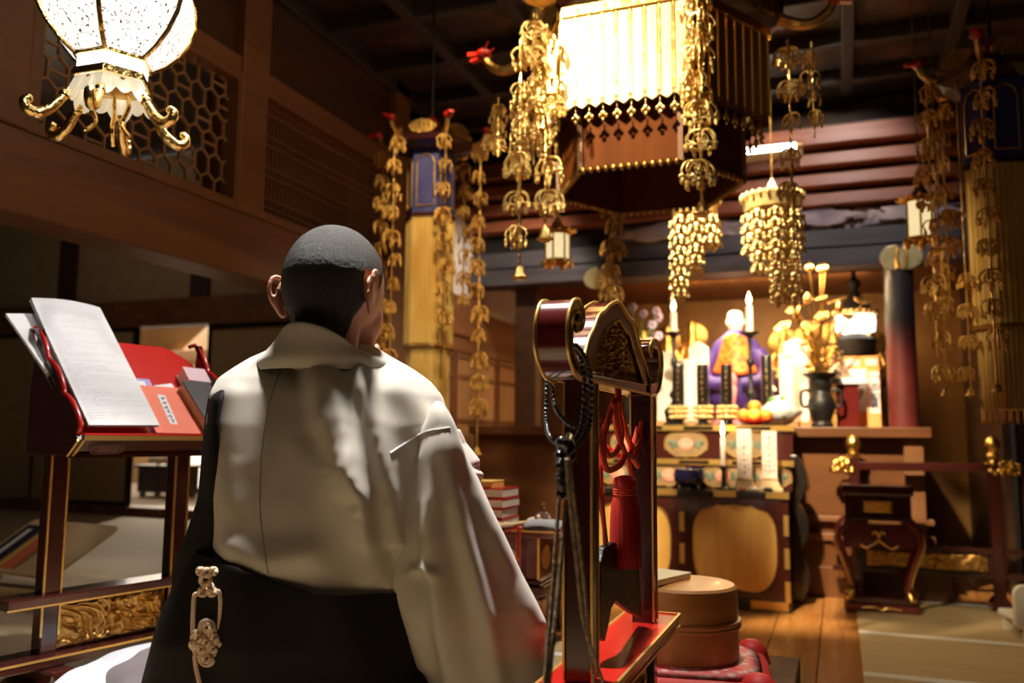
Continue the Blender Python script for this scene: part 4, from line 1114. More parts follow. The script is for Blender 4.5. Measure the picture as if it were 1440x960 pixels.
for k in range(60):
    a_, e_ = r5.uniform(0,2*pi), r5.uniform(.2,1.2); d_ = V((cos(a_)*cos(e_),sin(a_)*cos(e_),sin(e_))); s_ = V((-sin(a_),cos(a_),0)); ln = r5.uniform(.09,.17); b0 = V((0,0,.29))
    q.add([b0+d_*ln*.2, b0+d_*ln*.6+s_*.02, b0+d_*ln-V((0,0,.05)), b0+d_*ln*.6-s_*.02], [(0,1,2,3)])
q.build('foliage', GREEN, o, smooth=False)
o = thing('standing_lamp', 'white paper floor lamp standing beyond the low black cabinet', 'lamp', PY(268,720,6.6)*1)
o.location.z = .2805
B().lathe([(.12,.06),(.12,.5),(.118,.5),(.118,.06)], 6).build('paper_shade', DAY, o, smooth=False); B().lathe([(.001,0),(.13,0),(.13,.03),(.12,.06),(.001,.06)], 6).build('base', WLT, o, smooth=False)
# ================================================================ hanging lantern, upper left
lp = P(160, 88, 1.85)
ln_ = thing('hanging_lantern', 'large hexagonal brass lantern with lit white panels, upper left of the picture', 'lantern', lp, R(-20.9-30+24))
def hexr(r, z, tw=0): return [V((r*cos(2*pi*k/6+pi/6), r*sin(2*pi*k/6+pi/6), z)) for k in range(6)]
SKW = mat('skirt_painted_glow', (.95,.85,.6), .4, .3, (.95,.88,.7), 6, emit=(1,.86,.6), estr=.45)  # emission stands in for outside light falling on the metal skirt
bprof = [(.078,.0),(.108,.022),(.138,.055),(.160,.095),(.170,.135),(.168,.175),(.150,.215),(.115,.245),(.08,.262)]
LPAN = mat('openwork_lit_panel', (.09,.055,.03), .5, 0, (1,.96,.9), 62, (1,1,.8), kind='edge', lo=.0, hi=.07, emit='base', estr=1.0)
LN_ = LPAN.node_tree; nz = LN_.nodes.new('ShaderNodeTexNoise'); nz.inputs['Scale'].default_value = 26; mx = LN_.nodes.new('ShaderNodeMath'); mx.operation = 'MULTIPLY_ADD'
mx.inputs[1].default_value = .9; LN_.links.new(nz.outputs['Fac'], mx.inputs[0]); ol = [n_ for n_ in LN_.nodes if n_.type == 'TEX_VORONOI'][0]; crm = [n_ for n_ in LN_.nodes if n_.type == 'VALTORGB'][0]
sub = LN_.nodes.new('ShaderNodeMath'); sub.operation = 'ADD'; LN_.links.new(ol.outputs['Distance'], mx.inputs[2]); LN_.links.new(mx.outputs[0], sub.inputs[0]); sub.inputs[1].default_value = -.365; LN_.links.new(sub.outputs[0], crm.inputs[0])
for k in range(6):
    b = B(); rs = []
    for r, z in bprof:
        h = hexr(r, z); a_, c_ = h[k], h[(k+1) % 6]; rs.append([a_.lerp(c_, j/6)*(1+.03*sin(pi*j/6)) for j in range(7)])
        for p in rs[-1]: p.z = z
    b.rings(rs, closed=False, cap=False); b.build('panel', LPAN, ln_, ang=180)
    B().tube([hexr(r, z)[k] for r, z in bprof], .0055, 7).build('rib', GOLDB, ln_)
q = B()
for r, z, h_ in ((.082,-.006,.010),(.080,-.040,.006),(.082,-.050,.010)): q.rings([hexr(r,z),hexr(r,z+h_),hexr(r-.006,z+h_),hexr(r-.006,z)], loop=True)
q.build('neck_ring', GOLDB, ln_, smooth=False)
for k in range(6):
    a_, c_ = hexr(.072,-.038), hexr(.072,-.006); i, j = k, (k+1) % 6
    B().add([a_[i],a_[j],c_[j],c_[i]],[(0,1,2,3)]).build('neck_panel', GLASSW, ln_, smooth=False, solid=.002)
    rs = []
    a0, a1 = hexr(.073,-.05), hexr(.092,-.098)
    pts = [a0[i].lerp(a0[j],t_/12) for t_ in range(13)]; low = [a1[i].lerp(a1[j],t_/12)+V((0,0,-.012*abs(sin(t_/12*pi*3)))) + V((0,0,.018*sin(pi*t_/12))) for t_ in range(13)]
    B().rings([pts,low], closed=False, cap=False).build('skirt', SKW, ln_, smooth=False, solid=.002)
    dr_ = V((cos(2*pi*k/6+pi/6), sin(2*pi*k/6+pi/6), 0))
    leg = smoothpath([dr_*.085+V((0,0,-.085)), dr_*.098+V((0,0,-.108)), dr_*.118+V((0,0,-.135)), dr_*.142+V((0,0,-.150)), dr_*.160+V((0,0,-.144)), dr_*.164+V((0,0,-.130)), dr_*.156+V((0,0,-.124))], 4)
    lg = B(); m_ = len(leg); lg.tube(leg, [.008+.004*sin(pi*min(1,t_/m_*1.0)) for t_ in range(m_)], 10); lg.ball(tuple(leg[-2]), .010, 10, 7)
    lg.ball(tuple(dr_*.092+V((0,0,-.098))), .012, 10, 7); lg.build('leg', GOLDB, ln_)
B().lathe([(.001,-.07),(.07,-.06),(.07,-.055),(.001,-.055)],6).build('bottom_plate', GOLDD, ln_)
for k in range(3):
    d_ = V((cos(k*2.1+.6), sin(k*2.1+.6), 0)); B().tube(smoothpath([d_*.03+V((0,0,-.06)),d_*.045+V((0,0,-.1)),d_*.03+V((0,0,-.14)),d_*.05+V((0,0,-.17))],4), .005, 7).build('scroll_hook', GOLDB, ln_)
B().lathe([(.085,.255),(.13,.27),(.15,.285),(.06,.32),(.03,.36),(.02,.4),(.001,.41)],6).build('roof', GOLDD, ln_, smooth=False)
B().tube([V((0,0,.4)),V((0,0,2.84-lp.z))], .005, 6).build('chain', BLKM, ln_)
# ================================================================ HANGING GILT WORK
# one openwork pendant motif (arched plate, rosette, danglers), shared by all garlands
def motif_mesh(seed):
    b = B(); r = random.Random(seed)
    for sgn in (-1,1):
        b.tube(smoothpath([V((0,0,0)),V((sgn*.3,0,-.05)),V((sgn*.46,0,-.28)),V((sgn*.38,.02,-.46)),V((sgn*.26,0,-.40))],4), .045, 6)
        b.tube(smoothpath([V((0,0,-.12)),V((sgn*.2,.0,-.2)),V((sgn*.22,0,-.4)),V((0,0,-.5))],4), .04, 6)
    for ang in (0, 1.57):
        c_, s_ = cos(ang+.4), sin(ang+.4)
        for sgn in (-1,1):
            b.tube(smoothpath([V((0,0,-.02)),V((sgn*.25*c_,sgn*.25*s_,-.06)),V((sgn*.4*c_,sgn*.4*s_,-.3)),V((sgn*.3*c_,sgn*.3*s_,-.42))],3), .04, 5)
    for k in range(6):
        a = 2*pi*k/6; b.ball((.1*cos(a),-.05,-.26+.1*sin(a)), (.06,.03,.06), 6, 4)
    b.ball((0,-.07,-.26), (.06,.04,.06), 7, 5)
    for k, (x, y, ln) in enumerate(((-.44,0,.34),(.44,0,.34),(0,-.05,.42),(-.2,.3,.36),(.22,.3,.36),(-.24,-.28,.38),(.24,-.28,.38))):
        z0 = -.36 if abs(x) > .3 else -.44
        b.tube([V((x,y,z0)),V((x,y,z0-ln*.8))], .018, 5)
        for q, (zz, rr) in enumerate(((.22,.075),(.45,.06),(.62,.085),(.82,.062))): b.ball((x+r.uniform(-.02,.02),y,z0-ln*zz), (rr,rr*.75,rr*(1.25 if q == 2 else 1)), 7, 5)
        for s2 in (-1,1): b.ball((x+s2*.07,y,z0-ln*.3), (.05,.03,.06), 6, 4)
    return b
_mot = {}
def motif(m, parent, loc, sc, rz):
    key = m.name+str(rnd.randint(0,3))
    if key not in _mot:
        o = motif_mesh(len(_mot)+2).build('pendant', m, parent, ang=180); _mot[key] = o
    else:
        o = _mot[key].copy(); COL.objects.link(o); o.parent = parent
    o.location = loc; o.scale = (sc,)*3; o.rotation_euler = (0,0,rz); return o
_bell = {}
def bell(m, parent, z, sc):
    if m.name not in _bell:
        b = B().lathe([(.05,.5),(.12,.48),(.2,.4),(.24,.2),(.28,.05),(.4,-.02),(.42,-.06),(.36,-.06),(.3,-.02),(.02,.0)], 16)
        b.tube([V((0,0,.62+.0)),V((0,0,.5))], .05, 6)
        b.ball((0,0,-.1), (.1,.1,.12), 8, 6)
        for k in range(5): a = 2*pi*k/5; b.ball((.16*cos(a),.16*sin(a),-.16), (.1,.1,.05), 6, 4)
        o = b.build('bell', m, parent); _bell[m.name] = o
    else: o = _bell[m.name].copy(); COL.objects.link(o); o.parent = parent
    o.location = (0,0,z); o.scale = (sc,)*3
def garland(loc, length, n, sc, m, label, group, has_bell=True, name='pendant_garland', rz=None, cordm=None):
    t = thing(name, label, 'garland', loc, rnd.uniform(0,6) if rz is None else rz, group)
    B().tube([V((0,0,.02)),V((0,0,-length))], sc*.045, 6).build('cord', cordm or m, t)
    span = length-(sc*.9 if not has_bell else sc*.6)
    for k in range(n):
        z = -span*k/max(1,n-1)*.86-.01
        motif(m, t, (rnd.uniform(-.15,.15)*sc,rnd.uniform(-.15,.15)*sc,z), sc*rnd.uniform(.8,1.15), rnd.uniform(0,6))
    if has_bell: bell(m, t, -length-sc*.1, sc*.62)
    return t
# ---------- canopy
HX = 0.394; cY = 2.45+.866*HX; cX = -.578
zb = PY(790,150,2.45).z
cp0 = V((cX, cY, zb))
can = thing('altar_canopy', 'large hexagonal gilt canopy hanging at the centre with a glowing pleated front', 'canopy', cp0)
def hx(r, z, rot=0): return [V((r*cos(pi/3*k+rot), r*sin(pi/3*k+rot), z)) for k in range(6)]
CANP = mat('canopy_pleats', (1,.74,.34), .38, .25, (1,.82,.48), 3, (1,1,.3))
CANB = mat('canopy_side_brown', (.2,.075,.018), .5, .1, (.3,.13,.035), 4, (1,1,.3), kind='wood')  # browner than the front pleats, used on the other five faces
top = PY(790,18,2.45).z-zb
for k in range(6):
    a0, a1 = hx(HX,0)[k], hx(HX,0)[(k+1)%6]; nrm = ((a0+a1)/2).normalized(); n = 9
    b = B(); lo_, hi_ = [], []
    for j in range(n*6+1):
        u = j/(n*6); p = a0.lerp(a1,u); ph = (u*n) % 1
        zz = -.016+.032*abs(ph-.5)*1.0*1.0
        off = .006 if .12 < ph < .88 else -.003
        lo_.append(p+nrm*off+V((0,0,zz))); hi_.append(p+nrm*off+V((0,0,top)))
    b.rings([lo_,hi_,[p-nrm*.012 for p in hi_],[p-nrm*.012 for p in lo_]], closed=False, cap=False)
    w_ = b.build('pleated_panel', CANP if k == 4 else CANB, can, smooth=False)
    q = B()
    for j in range(n+1): p = a0.lerp(a1,j/n)+nrm*.006; q.box(p.x-.003,p.x+.003,p.y-.003,p.y+.003,.012,top)
    q.build('gilt_strip', GOLD, w_, smooth=False)
    q = B().bar(a0+nrm*.008+V((0,0,top)), a1+nrm*.008+V((0,0,top)), .02, .05); q.build('rail', GOLD, w_, smooth=False)
    fr_ = B(); c0_ = a0*1.13; c1_ = a1*1.13
    carve(fr_, c0_+V((0,0,top+.02)), c1_-c0_, V((0,0,.11)), nrm, 60, 16, .02, 30, k); fr_.build('frieze', GOLDD, can, ang=180)
    for j in range(n-1):
        p = a0.lerp(a1,(j+1)/n)+V((0,0,-.014)); 
        if k == 0 and j == 0:
            d = B(); d.tube([V((0,0,.004)),V((0,0,-.02))], .0022, 5)
            d.ball((0,0,-.022),(.009,.006,.009),7,5); d.ball((-.009,0,-.03),(.007,.005,.008),6,4); d.ball((.009,0,-.03),(.007,.005,.008),6,4); d.ball((0,0,-.043),(.0065,.0065,.008),7,5)
            fp = d.build('fringe_pendant', GOLDB, can, ang=180); o = fp
        else: o = fp.copy(); COL.objects.link(o); o.parent = can
        o.location = p; o.rotation_euler = (0,0,pi/3*k+pi*2/3)
INW = mat('canopy_inner_wood', (.10,.024,.002), .7, 0, (.14,.036,.004), 3, (3,3,.4), kind='wood', spec=.15)
b = B().rings([hx(.315,.05),hx(.315,-.19),hx(.30,-.19),hx(.30,.05)]); inn_ = b.build('inner_box', INW, can, smooth=False)
for k in range(6):
    p = hx(.316,0)[k]; B().box(p.x-.008,p.x+.008,p.y-.008,p.y+.008,-.19,.05).build('corner_post', WMD, inn_, smooth=False)
for k in range(6):
    a0, a1 = hx(.318,-.19)[k], hx(.318,-.19)[(k+1)%6]; q = B()
    for j in range(13):
        p = a0.lerp(a1,(j+.5)/13); q.ball(tuple(p), (.010,.010,.013), 7, 5)
    q.build('brass_fringe', BRONZE, inn_, ang=180)
B().rings([hx(HX*1.02,top+.0),hx(HX*1.14,top+.02),hx(HX*1.16,top+.13),hx(HX*.9,top+.22),hx(HX*.5,top+.36),hx(.06,top+.42)]).build('roof', MARD, can, smooth=False)
B().rings([hx(HX*.98,.02),hx(HX*.98,.03)]).build('ceiling_board', MARD, can, smooth=False)
B().tube([V((0,0,top+.4)),V((0,0,2.8-zb))], .012, 8).build('hanging_rod', BLKM, can)
zt = 2.13-zb
for k in range(6):
    d_ = V((cos(pi/3*k), sin(pi/3*k), 0)); s_ = V((-d_.y,d_.x,0))
    pth = smoothpath([d_*.40+V((0,0,top+.06)), d_*.46+V((0,0,top+.02)), d_*.53+V((0,0,top+.0)), d_*.585+V((0,0,top+.03)), d_*.61+V((0,0,top+.075))],4)
    ar = B().tube(pth, [.024-.012*i/len(pth) for i in range(len(pth))], 8).build('corner_arm', GOLDD, can)
    hd_ = B(); c_ = pth[-1]; hd_.ball(tuple(c_), (.03,.03,.024), 10, 7); hd_.bar(c_+d_*.01, c_+d_*.06+V((0,0,.005)), .03, .014); hd_.bar(c_+d_*.01-V((0,0,.014)), c_+d_*.05-V((0,0,.022)), .026, .01)
    for s2 in (-1,1): hd_.tube([c_+s_*s2*.012, c_+s_*s2*.03-d_*.03+V((0,0,.035))], [.007,.003], 6)
    hd_.build('dragon_head', LRED, ar)
GG = 'gilt pendant garlands hung from the canopy arms'
def arm(k, r): return V((cX+r*cos(pi/3*k), cY+r*sin(pi/3*k), 0))
def at(p, z): return V((p.x,p.y,z))
ga = [(4,.462,2.10,1.455,6,.105,'long garland with bell at the front left corner of the glowing canopy, nearer the pleats'),
      (4,.563,2.02,1.325,6,.10,'longest garland with bell left of the glowing canopy, hanging lowest of that cluster'),
      (3,.55,2.06,1.86,3,.08,'short garland at the far left tip of the canopy, under the red dragon head'),
      (3,.47,2.12,1.72,5,.085,'garland behind the front left cluster, close to the left canopy face'),
      (5,.476,2.16,1.49,7,.105,'long garland with bell overlapping the front right corner of the glowing canopy'),
      (0,.463,2.12,1.42,6,.085,'long garland with bell at the right tip of the canopy'),
      (0,.535,2.10,1.80,4,.075,'short garland at the outermost right tip of the canopy'),
      (5,.43,2.14,1.72,5,.09,'shorter garland just behind the front right canopy corner'),
      (4,.51,2.12,1.66,5,.09,'shorter garland between the two belled ones at the canopy left')]
for i, (k, r, z0, z1, n, sc, lb_) in enumerate(ga):
    garland(at(arm(k,r),z0), z0-z1, n, sc, GOLDB, lb_, GG, has_bell='bell' in lb_ and 'belled' not in lb_)
garland(at(arm(2,.46),1.80), .47, 5, .10, BRONZE, 'brown bronze garland hanging behind the canopy, over the dark beam', GG)
# ---------- hanging banners
def banner(loc, label):
    t = thing('hanging_banner', label, 'banner', loc, R(12), 'hexagonal hanging altar banners')   # origin: top of the pleats
    rb_ = .108
    def col(nm, r, z0, z1, m):
        b = B(); rs0, rs1 = [], []
        for k in range(6):
            a0, a1 = hx(r,0)[k], hx(r,0)[(k+1)%6]; nr = ((a0+a1)/2).normalized()
            for j in range(24):
                u = j/24; o_ = .004 if (j % 4) < 2 else -.003; p = a0.lerp(a1,u)+nr*o_; rs0.append(p+V((0,0,z0))); rs1.append(p+V((0,0,z1)))
        b.rings([rs1,rs0]); return b.build(nm, m, t, smooth=False)
    col('pleated_tier', rb_, -.57, 0, GOLDS); col('pleated_tier', rb_*.86, -.85, -.57, GOLDS)
    B().rings([hx(rb_+.006,-.005),hx(rb_+.006,.012),hx(rb_-.02,.012),hx(rb_-.02,-.005)]).build('base_ring', MARD, t, smooth=False)
    B().rings([hx(rb_+.005,-.575),hx(rb_+.005,-.56),hx(rb_-.03,-.56),hx(rb_-.03,-.575)]).build('base_ring', GOLDD, t, smooth=False)
    q = B()
    for k in range(6):
        a0, a1 = hx(rb_*.86,-.85)[k], hx(rb_*.86,-.85)[(k+1)%6]
        for j in range(4): p = a0.lerp(a1,(j+.5)/4); q.tube([p,p-V((0,0,.04))],.004,5); q.ball(tuple(p-V((0,0,.042))),.006,6,4)
    q.build('bead_fringe', GOLDD, t)
    for k in range(6):
        a0, a1 = hx(rb_,.012)[k], hx(rb_,.012)[(k+1)%6]; up_ = V((0,0,.285)); nr = ((a0+a1)/2).normalized()
        pn = B().add([a0,a1,a1+up_,a0+up_],[(0,1,2,3)]).build('blue_panel', BLUEP, t, smooth=False, solid=.004)
        q = B(); i0 = lambda u, z: a0.lerp(a1,u)+V((0,0,z))+nr*.004
        q.tube([i0(.14,.03),i0(.14,.22),i0(.25,.25),i0(.5,.262),i0(.75,.25),i0(.86,.22),i0(.86,.03)], .0035, 6); q.tube([i0(.14,.03),i0(.86,.03)], .0035, 6); q.build('gilt_edge', GOLD, pn)
    B().rings([hx(.12,.297),hx(.19,.32),hx(.2,.345),hx(.15,.36),hx(.10,.39),hx(.02,.40)]).build('roof', MARD, t, smooth=False)
    q = B()
    for k in range(6):
        d_ = V((cos(pi/3*k+pi/6),sin(pi/3*k+pi/6),0)); s_ = V((-d_.y,d_.x,0)); q.rings([[d_*(.15)+s_*(.062*cos(2*pi*i/16))+V((0,0,.375+.032*sin(2*pi*i/16)))+d_*e for i in range(16)] for e in (0,.02)])
    q.build('crest_plaque', GOLDD, t)
    q = B().lathe([(.03,.39),(.045,.42),(.02,.44),(.03,.455),(.001,.49)],12); q.build('finial', LRED, t)
    B().tube([V((0,0,.48)),V((0,0,2.83-loc[2]))], .006, 6).build('hanging_rod', BLKM, t)
    for k in range(6):
        d_ = V((cos(pi/3*k),sin(pi/3*k),0)); pth = smoothpath([d_*.15+V((0,0,.345)),d_*.2+V((0,0,.335)),d_*.235+V((0,0,.36)),d_*.25+V((0,0,.40))],4)
        a_ = B().tube(pth, .011, 7).build('corner_arm', GOLDD, t); q = B(); q.ball(tuple(pth[-1]), (.022,.022,.018), 9, 6); q.bar(pth[-1], pth[-1]+d_*.045, .022, .012); q.build('dragon_head', LRED, a_)
    return t
GOLDS = mat('gold_brocade_strip', (.8,.5,.13), .42, .55, (1,.74,.28), 9, (1,1,.3))
zBn = PY(600,310,3.35).z
banner((-.5*3.35,3.35,zBn), 'tall gold pleated banner with blue panels hanging left, behind the kneeling person')
banner((.165*3.35,3.35,zBn), 'tall gold pleated banner with blue panels hanging at the right edge, in shade')
GB = 'bronze garlands around the hanging banners'
def bgar(cx, k, ln, label, side, m=None):
    a = pi/3*k+R(12); garland(V((cx+.225*cos(a), 3.35+.225*sin(a), zBn+.33)), ln, int(ln/.12)+1, .085, m or GOLDD, label, GB, has_bell=ln > 1)
for cx, nm in ((-1.675,'left'),(.553,'right')):
    fr_ = 'left hanging banner' if nm == 'left' else 'right hanging banner'
    bgar(cx, 3, 1.02 if nm == 'left' else 1.0, 'bronze garland on the window-side left arm of the '+fr_ if nm == 'left' else 'bronze garland with bell hanging off the left arm of the right hanging banner', nm)
    bgar(cx, 4, 1.12, 'bronze garland in front of the pleats of the '+fr_, nm)
    bgar(cx, 5, .95, 'bronze garland before the right front corner of the '+fr_, nm)
    bgar(cx, 0, 1.35 if nm == 'left' else .9, 'bronze garland hanging off the right arm of the '+fr_, nm)
    bgar(cx, 1, .8, 'bronze garland behind the '+fr_+' at its right', nm); bgar(cx, 2, .8, 'bronze garland behind the '+fr_+' at its left', nm)
# two long bronze garlands hanging lower beside the right banner
for px_, py0, py1, lb_ in ((1322,365,552,'bronze bell garland hanging lower, left of the right banner, farther from it'),(1357,380,552,'bronze bell garland hanging lower, close to the left edge of the right banner')):
    p0, p1 = PY(px_,py0,3.3), PY(px_,py1,3.3)
    t = garland(p0, p0.z-p1.z, 4, .075, GOLDD, lb_, GB); B().tube([V((0,0,0)),V((0,0,2.8-p0.z))],.0025,5).build('upper_cord', BRONZE, t)
# ---------- bead-draped hanging lamps in front of the altar
def bead_tassel(parent, loc, n, sc, key, m):
    if key in _mot: o = _mot[key].copy(); COL.objects.link(o); o.parent = parent
    else:
        b = B(); r = random.Random(n)
        b.tube([V((0,0,.0)),V((0,0,-.045*n))], .003, 5)
        for k in range(n):
            z = -.045*k; b.lathe([(.004,z),(.016,z-.012),(.026,z-.022),(.02,z-.022)], 8)
            for j in range(6):
                a = j*pi/3+k*.5; b.ball((.026*cos(a),.026*sin(a),z-.03), (.0085,.0085,.010), 6, 5); b.ball((.030*cos(a),.030*sin(a),z-.046), (.007,.007,.009), 6, 4)
        b.ball((0,0,-.045*n-.012), (.009,.009,.014), 7, 5)
        o = b.build('bead_tassel', m, parent, ang=180); _mot[key] = o
    o.location = loc; o.scale = (sc,)*3; o.rotation_euler = (0,0,rnd.uniform(0,1)); return o
GOLDL = mat('lamp_gold', (1,.76,.36), .3, .7, bump=.2, bscale=60)
def beadlamp(px, py, Y, w, label, ns, rz):
    c = PY(px, py, Y); t = thing('bead_lamp', label, 'hanging ornament', c, rz, 'bead-draped gilt ornaments before the altar')
    B().lathe([(w*.9,-.05),(w*1.0,-.045),(w*1.06,.0),(w*1.1,.012),(w*1.02,.02),(w*.5,.03),(.02,.036)], 12).build('cap', GOLDL, t)
    q = B()
    for k in range(24): a = 2*pi*k/24; q.ball((w*1.07*cos(a),w*1.07*sin(a),.008), (.009,.009,.016), 6, 4)
    q.build('scalloped_rim', GOLDL, t, ang=180)
    B().lathe([(.014,.03),(.01,.045),(.018,.06),(.012,.075),(.001,.095)], 12).build('finial', IVORY, t)
    B().tube([V((0,0,.09)),V((0,0,2.8-c.z))], .0025, 5).build('chain', BRONZE, t)
    for k in range(len(ns)):
        a = 2*pi*k/len(ns); rr = w*(.82 if k else .82)
        bead_tassel(t, (rr*cos(a), rr*sin(a), -.045), ns[k], 1.0, 'bt%d' % ns[k], GOLDL)
    bead_tassel(t, (0,0,-.045), 5, 1.15, 'bt5', GOLDL)
    return t
beadlamp(977,288,3.62,.098,'bead-draped gilt hanging lamp left of the pair before the altar, longest tassel at its left',(3,3,4,8,8,5,3),.4)
beadlamp(1086,281,3.66,.118,'bead-draped gilt hanging lamp right of the pair, just under the white tube light',(4,5,4,3,4,6,9,9),.2)
# ---------- small hanging box lanterns
LITG = mat('lit_cream_glass', (.9,.8,.55), .5, 0, (.92,.84,.62), 5, emit=(1,.8,.42), estr=.9)
def boxlantern(px, py, Y, h, w, label, chain_to=2.8):
    c = PY(px, py, Y); t = thing('small_lantern', label, 'lantern', c, R(25), 'small gilt box lanterns by the altar')
    for k in range(6):
        a0, a1 = hx(w*.8,0)[k], hx(w*.8,0)[(k+1)%6]; u_ = V((0,0,h))
        B().add([a0,a1,a1+u_,a0+u_],[(0,1,2,3)]).build('glass_panel', LITG, t, smooth=False, solid=.003)
        B().tube([a0*1.02,a0*1.02+u_], .005, 6).build('corner_post', GOLD, t)
    q = B()
    for k in range(12):
        a = 2*pi*k/12; d_ = V((cos(a),sin(a),0)); s_ = V((-d_.y,d_.x,0)); q.rings([[d_*w*f_+s_*w*wd*cos(2*pi*i/8)+V((0,0,h+zz+.004*sin(2*pi*i/8))) for i in range(8)] for f_, wd, zz in ((.3,.1,.02),(.8,.2,.018),(1.2,.18,.012),(1.38,.06,.022))])
    q.build('petal_cap', GOLD, t)
    B().lathe([(w*.9,h),(w*.9,h+.012),(w*.5,h+.04),(w*.2,h+.075),(.008,h+.10),(.012,h+.12),(.003,h+.135)], 12).build('roof', GOLDD, t)
    q = B().rings([hx(w*.95,0),hx(w*.95,-.012),hx(w*.7,-.016),hx(w*.7,0)])
    for k in range(6): p = hx(w*.92,-.02)[k]; q.ball(tuple(p),(.016,.016,.02),8,6); p2 = (hx(w*.9,-.012)[k]+hx(w*.9,-.012)[(k+1)%6])/2; q.ball(tuple(p2),(.012,.012,.014),7,5)
    q.build('scalloped_base', GOLD, t)
    B().tube([V((0,0,h+.13)),V((0,0,chain_to-c.z))], .0035, 6).build('chain', BRONZE, t); return t
boxlantern(784,365,3.7,.115,.065,'small gilt box lantern with cream glass hanging left of the altar, below the garlands')
boxlantern(1296,334,3.9,.15,.07,'small gilt box lantern with cream glass hanging right of the altar, beside the shaded banner')
# ================================================================ ALTAR
def fbox(px0, px1, py0, py1, Y): a, b_ = PY(px0,py1,Y), PY(px1,py0,Y); return a.x, b_.x, a.z, b_.z
cxR = PY(1110,770,4.5).x; cw = 1.05; cx0 = cxR-cw; cxm = cxR-cw/2
CZ = PY(1050,691,4.5).z
cb0 = V((cxm, 4.74, .001))
cab = thing('altar_cabinet', 'black and gold altar cabinet with two gilt scalloped door panels', 'cabinet', cb0)
def cbx(x0,x1,y0,y1,z0,z1): return B().box(x0,x1,y0,y1,z0,z1)
w2, dq = cw/2, .24
cbx(-w2,w2,-dq,dq,.05,CZ-.03).build('body', MARD, cab, smooth=False, bev=.003)
tp = cbx(-w2-.01,w2+.01,-dq-.012,dq,CZ-.03,CZ).build('top', BLK, cab, smooth=False, bev=.003)
for x in (-w2+.06,-w2+.26,-.08,.22,w2-.05): cbx(x-.055,x+.055,-dq-.0145,-dq-.01,CZ-.031,CZ+.001).build('gilt_fitting', GILT, tp, smooth=False)
cbx(-w2-.005,w2+.005,-dq-.006,dq,.0,.05).build('plinth', BLK, cab, smooth=False, bev=.003)
for x in (-w2+.1,-.12,.12,w2-.1): cbx(x-.09,x+.09,-dq-.009,-dq-.005,.008,.05).build('gilt_fitting', GILT, cab, smooth=False)
for i, xc in enumerate((-w2/2, w2/2)):
    d = cbx(xc-w2/2+.03,xc+w2/2-.03,-dq-.006,-dq,.06,CZ-.045).build('door_panel', MARD, cab, smooth=False, bev=.002)
    pts = []; hw, zt_, zb_ = .205, CZ-.07, .085
    for k in range(60):
        t = 2*pi*k/60; c_, s_ = cos(t), sin(t)
        x = hw*math.copysign(abs(c_)**.55,c_)*(1-.10*max(0,-s_)**1.2); z = (zt_+zb_)/2+(zt_-zb_)/2*math.copysign(abs(s_)**.6,s_)
        if s_ > .6: z -= .010*abs(sin(x/hw*pi*2.5))
        if s_ < -.9: z += .018*(1-abs(x)/hw*2) if abs(x) < hw/2 else 0
        pts.append(V((xc+x,-dq-.006,z)))
    B().prism(pts,(0,-.004,0)).build('gilt_panel', GPANEL, d, smooth=False)
    q = B().tube([p+V((0,-.005,0)) for p in pts], .0035, 5, loop=True); q.build('gilt_edge', GILT, d)
for x in (-w2+.012,0,w2-.012):
    for z in (.1,.26,.42): cbx(x-.012,x+.012,-dq-.0085,-dq-.002,z-.05,z+.05).build('corner_fitting', GILT, cab, smooth=False)
# dark carved bracket at the right end of the cabinet
b = B(); pr_ = []
for k in range(40):
    z = .02+k/39*(CZ+.16); pr_.append(V((w2+.035+.05*abs(sin(k/39*pi*3))**.8, 0, z)))
b.prism(pr_+[V((w2+.0,0,CZ+.18)),V((w2+.0,0,.02))], (0,.12,0)); o = b.build('carved_bracket', BLK, cab, smooth=False, bev=.004)
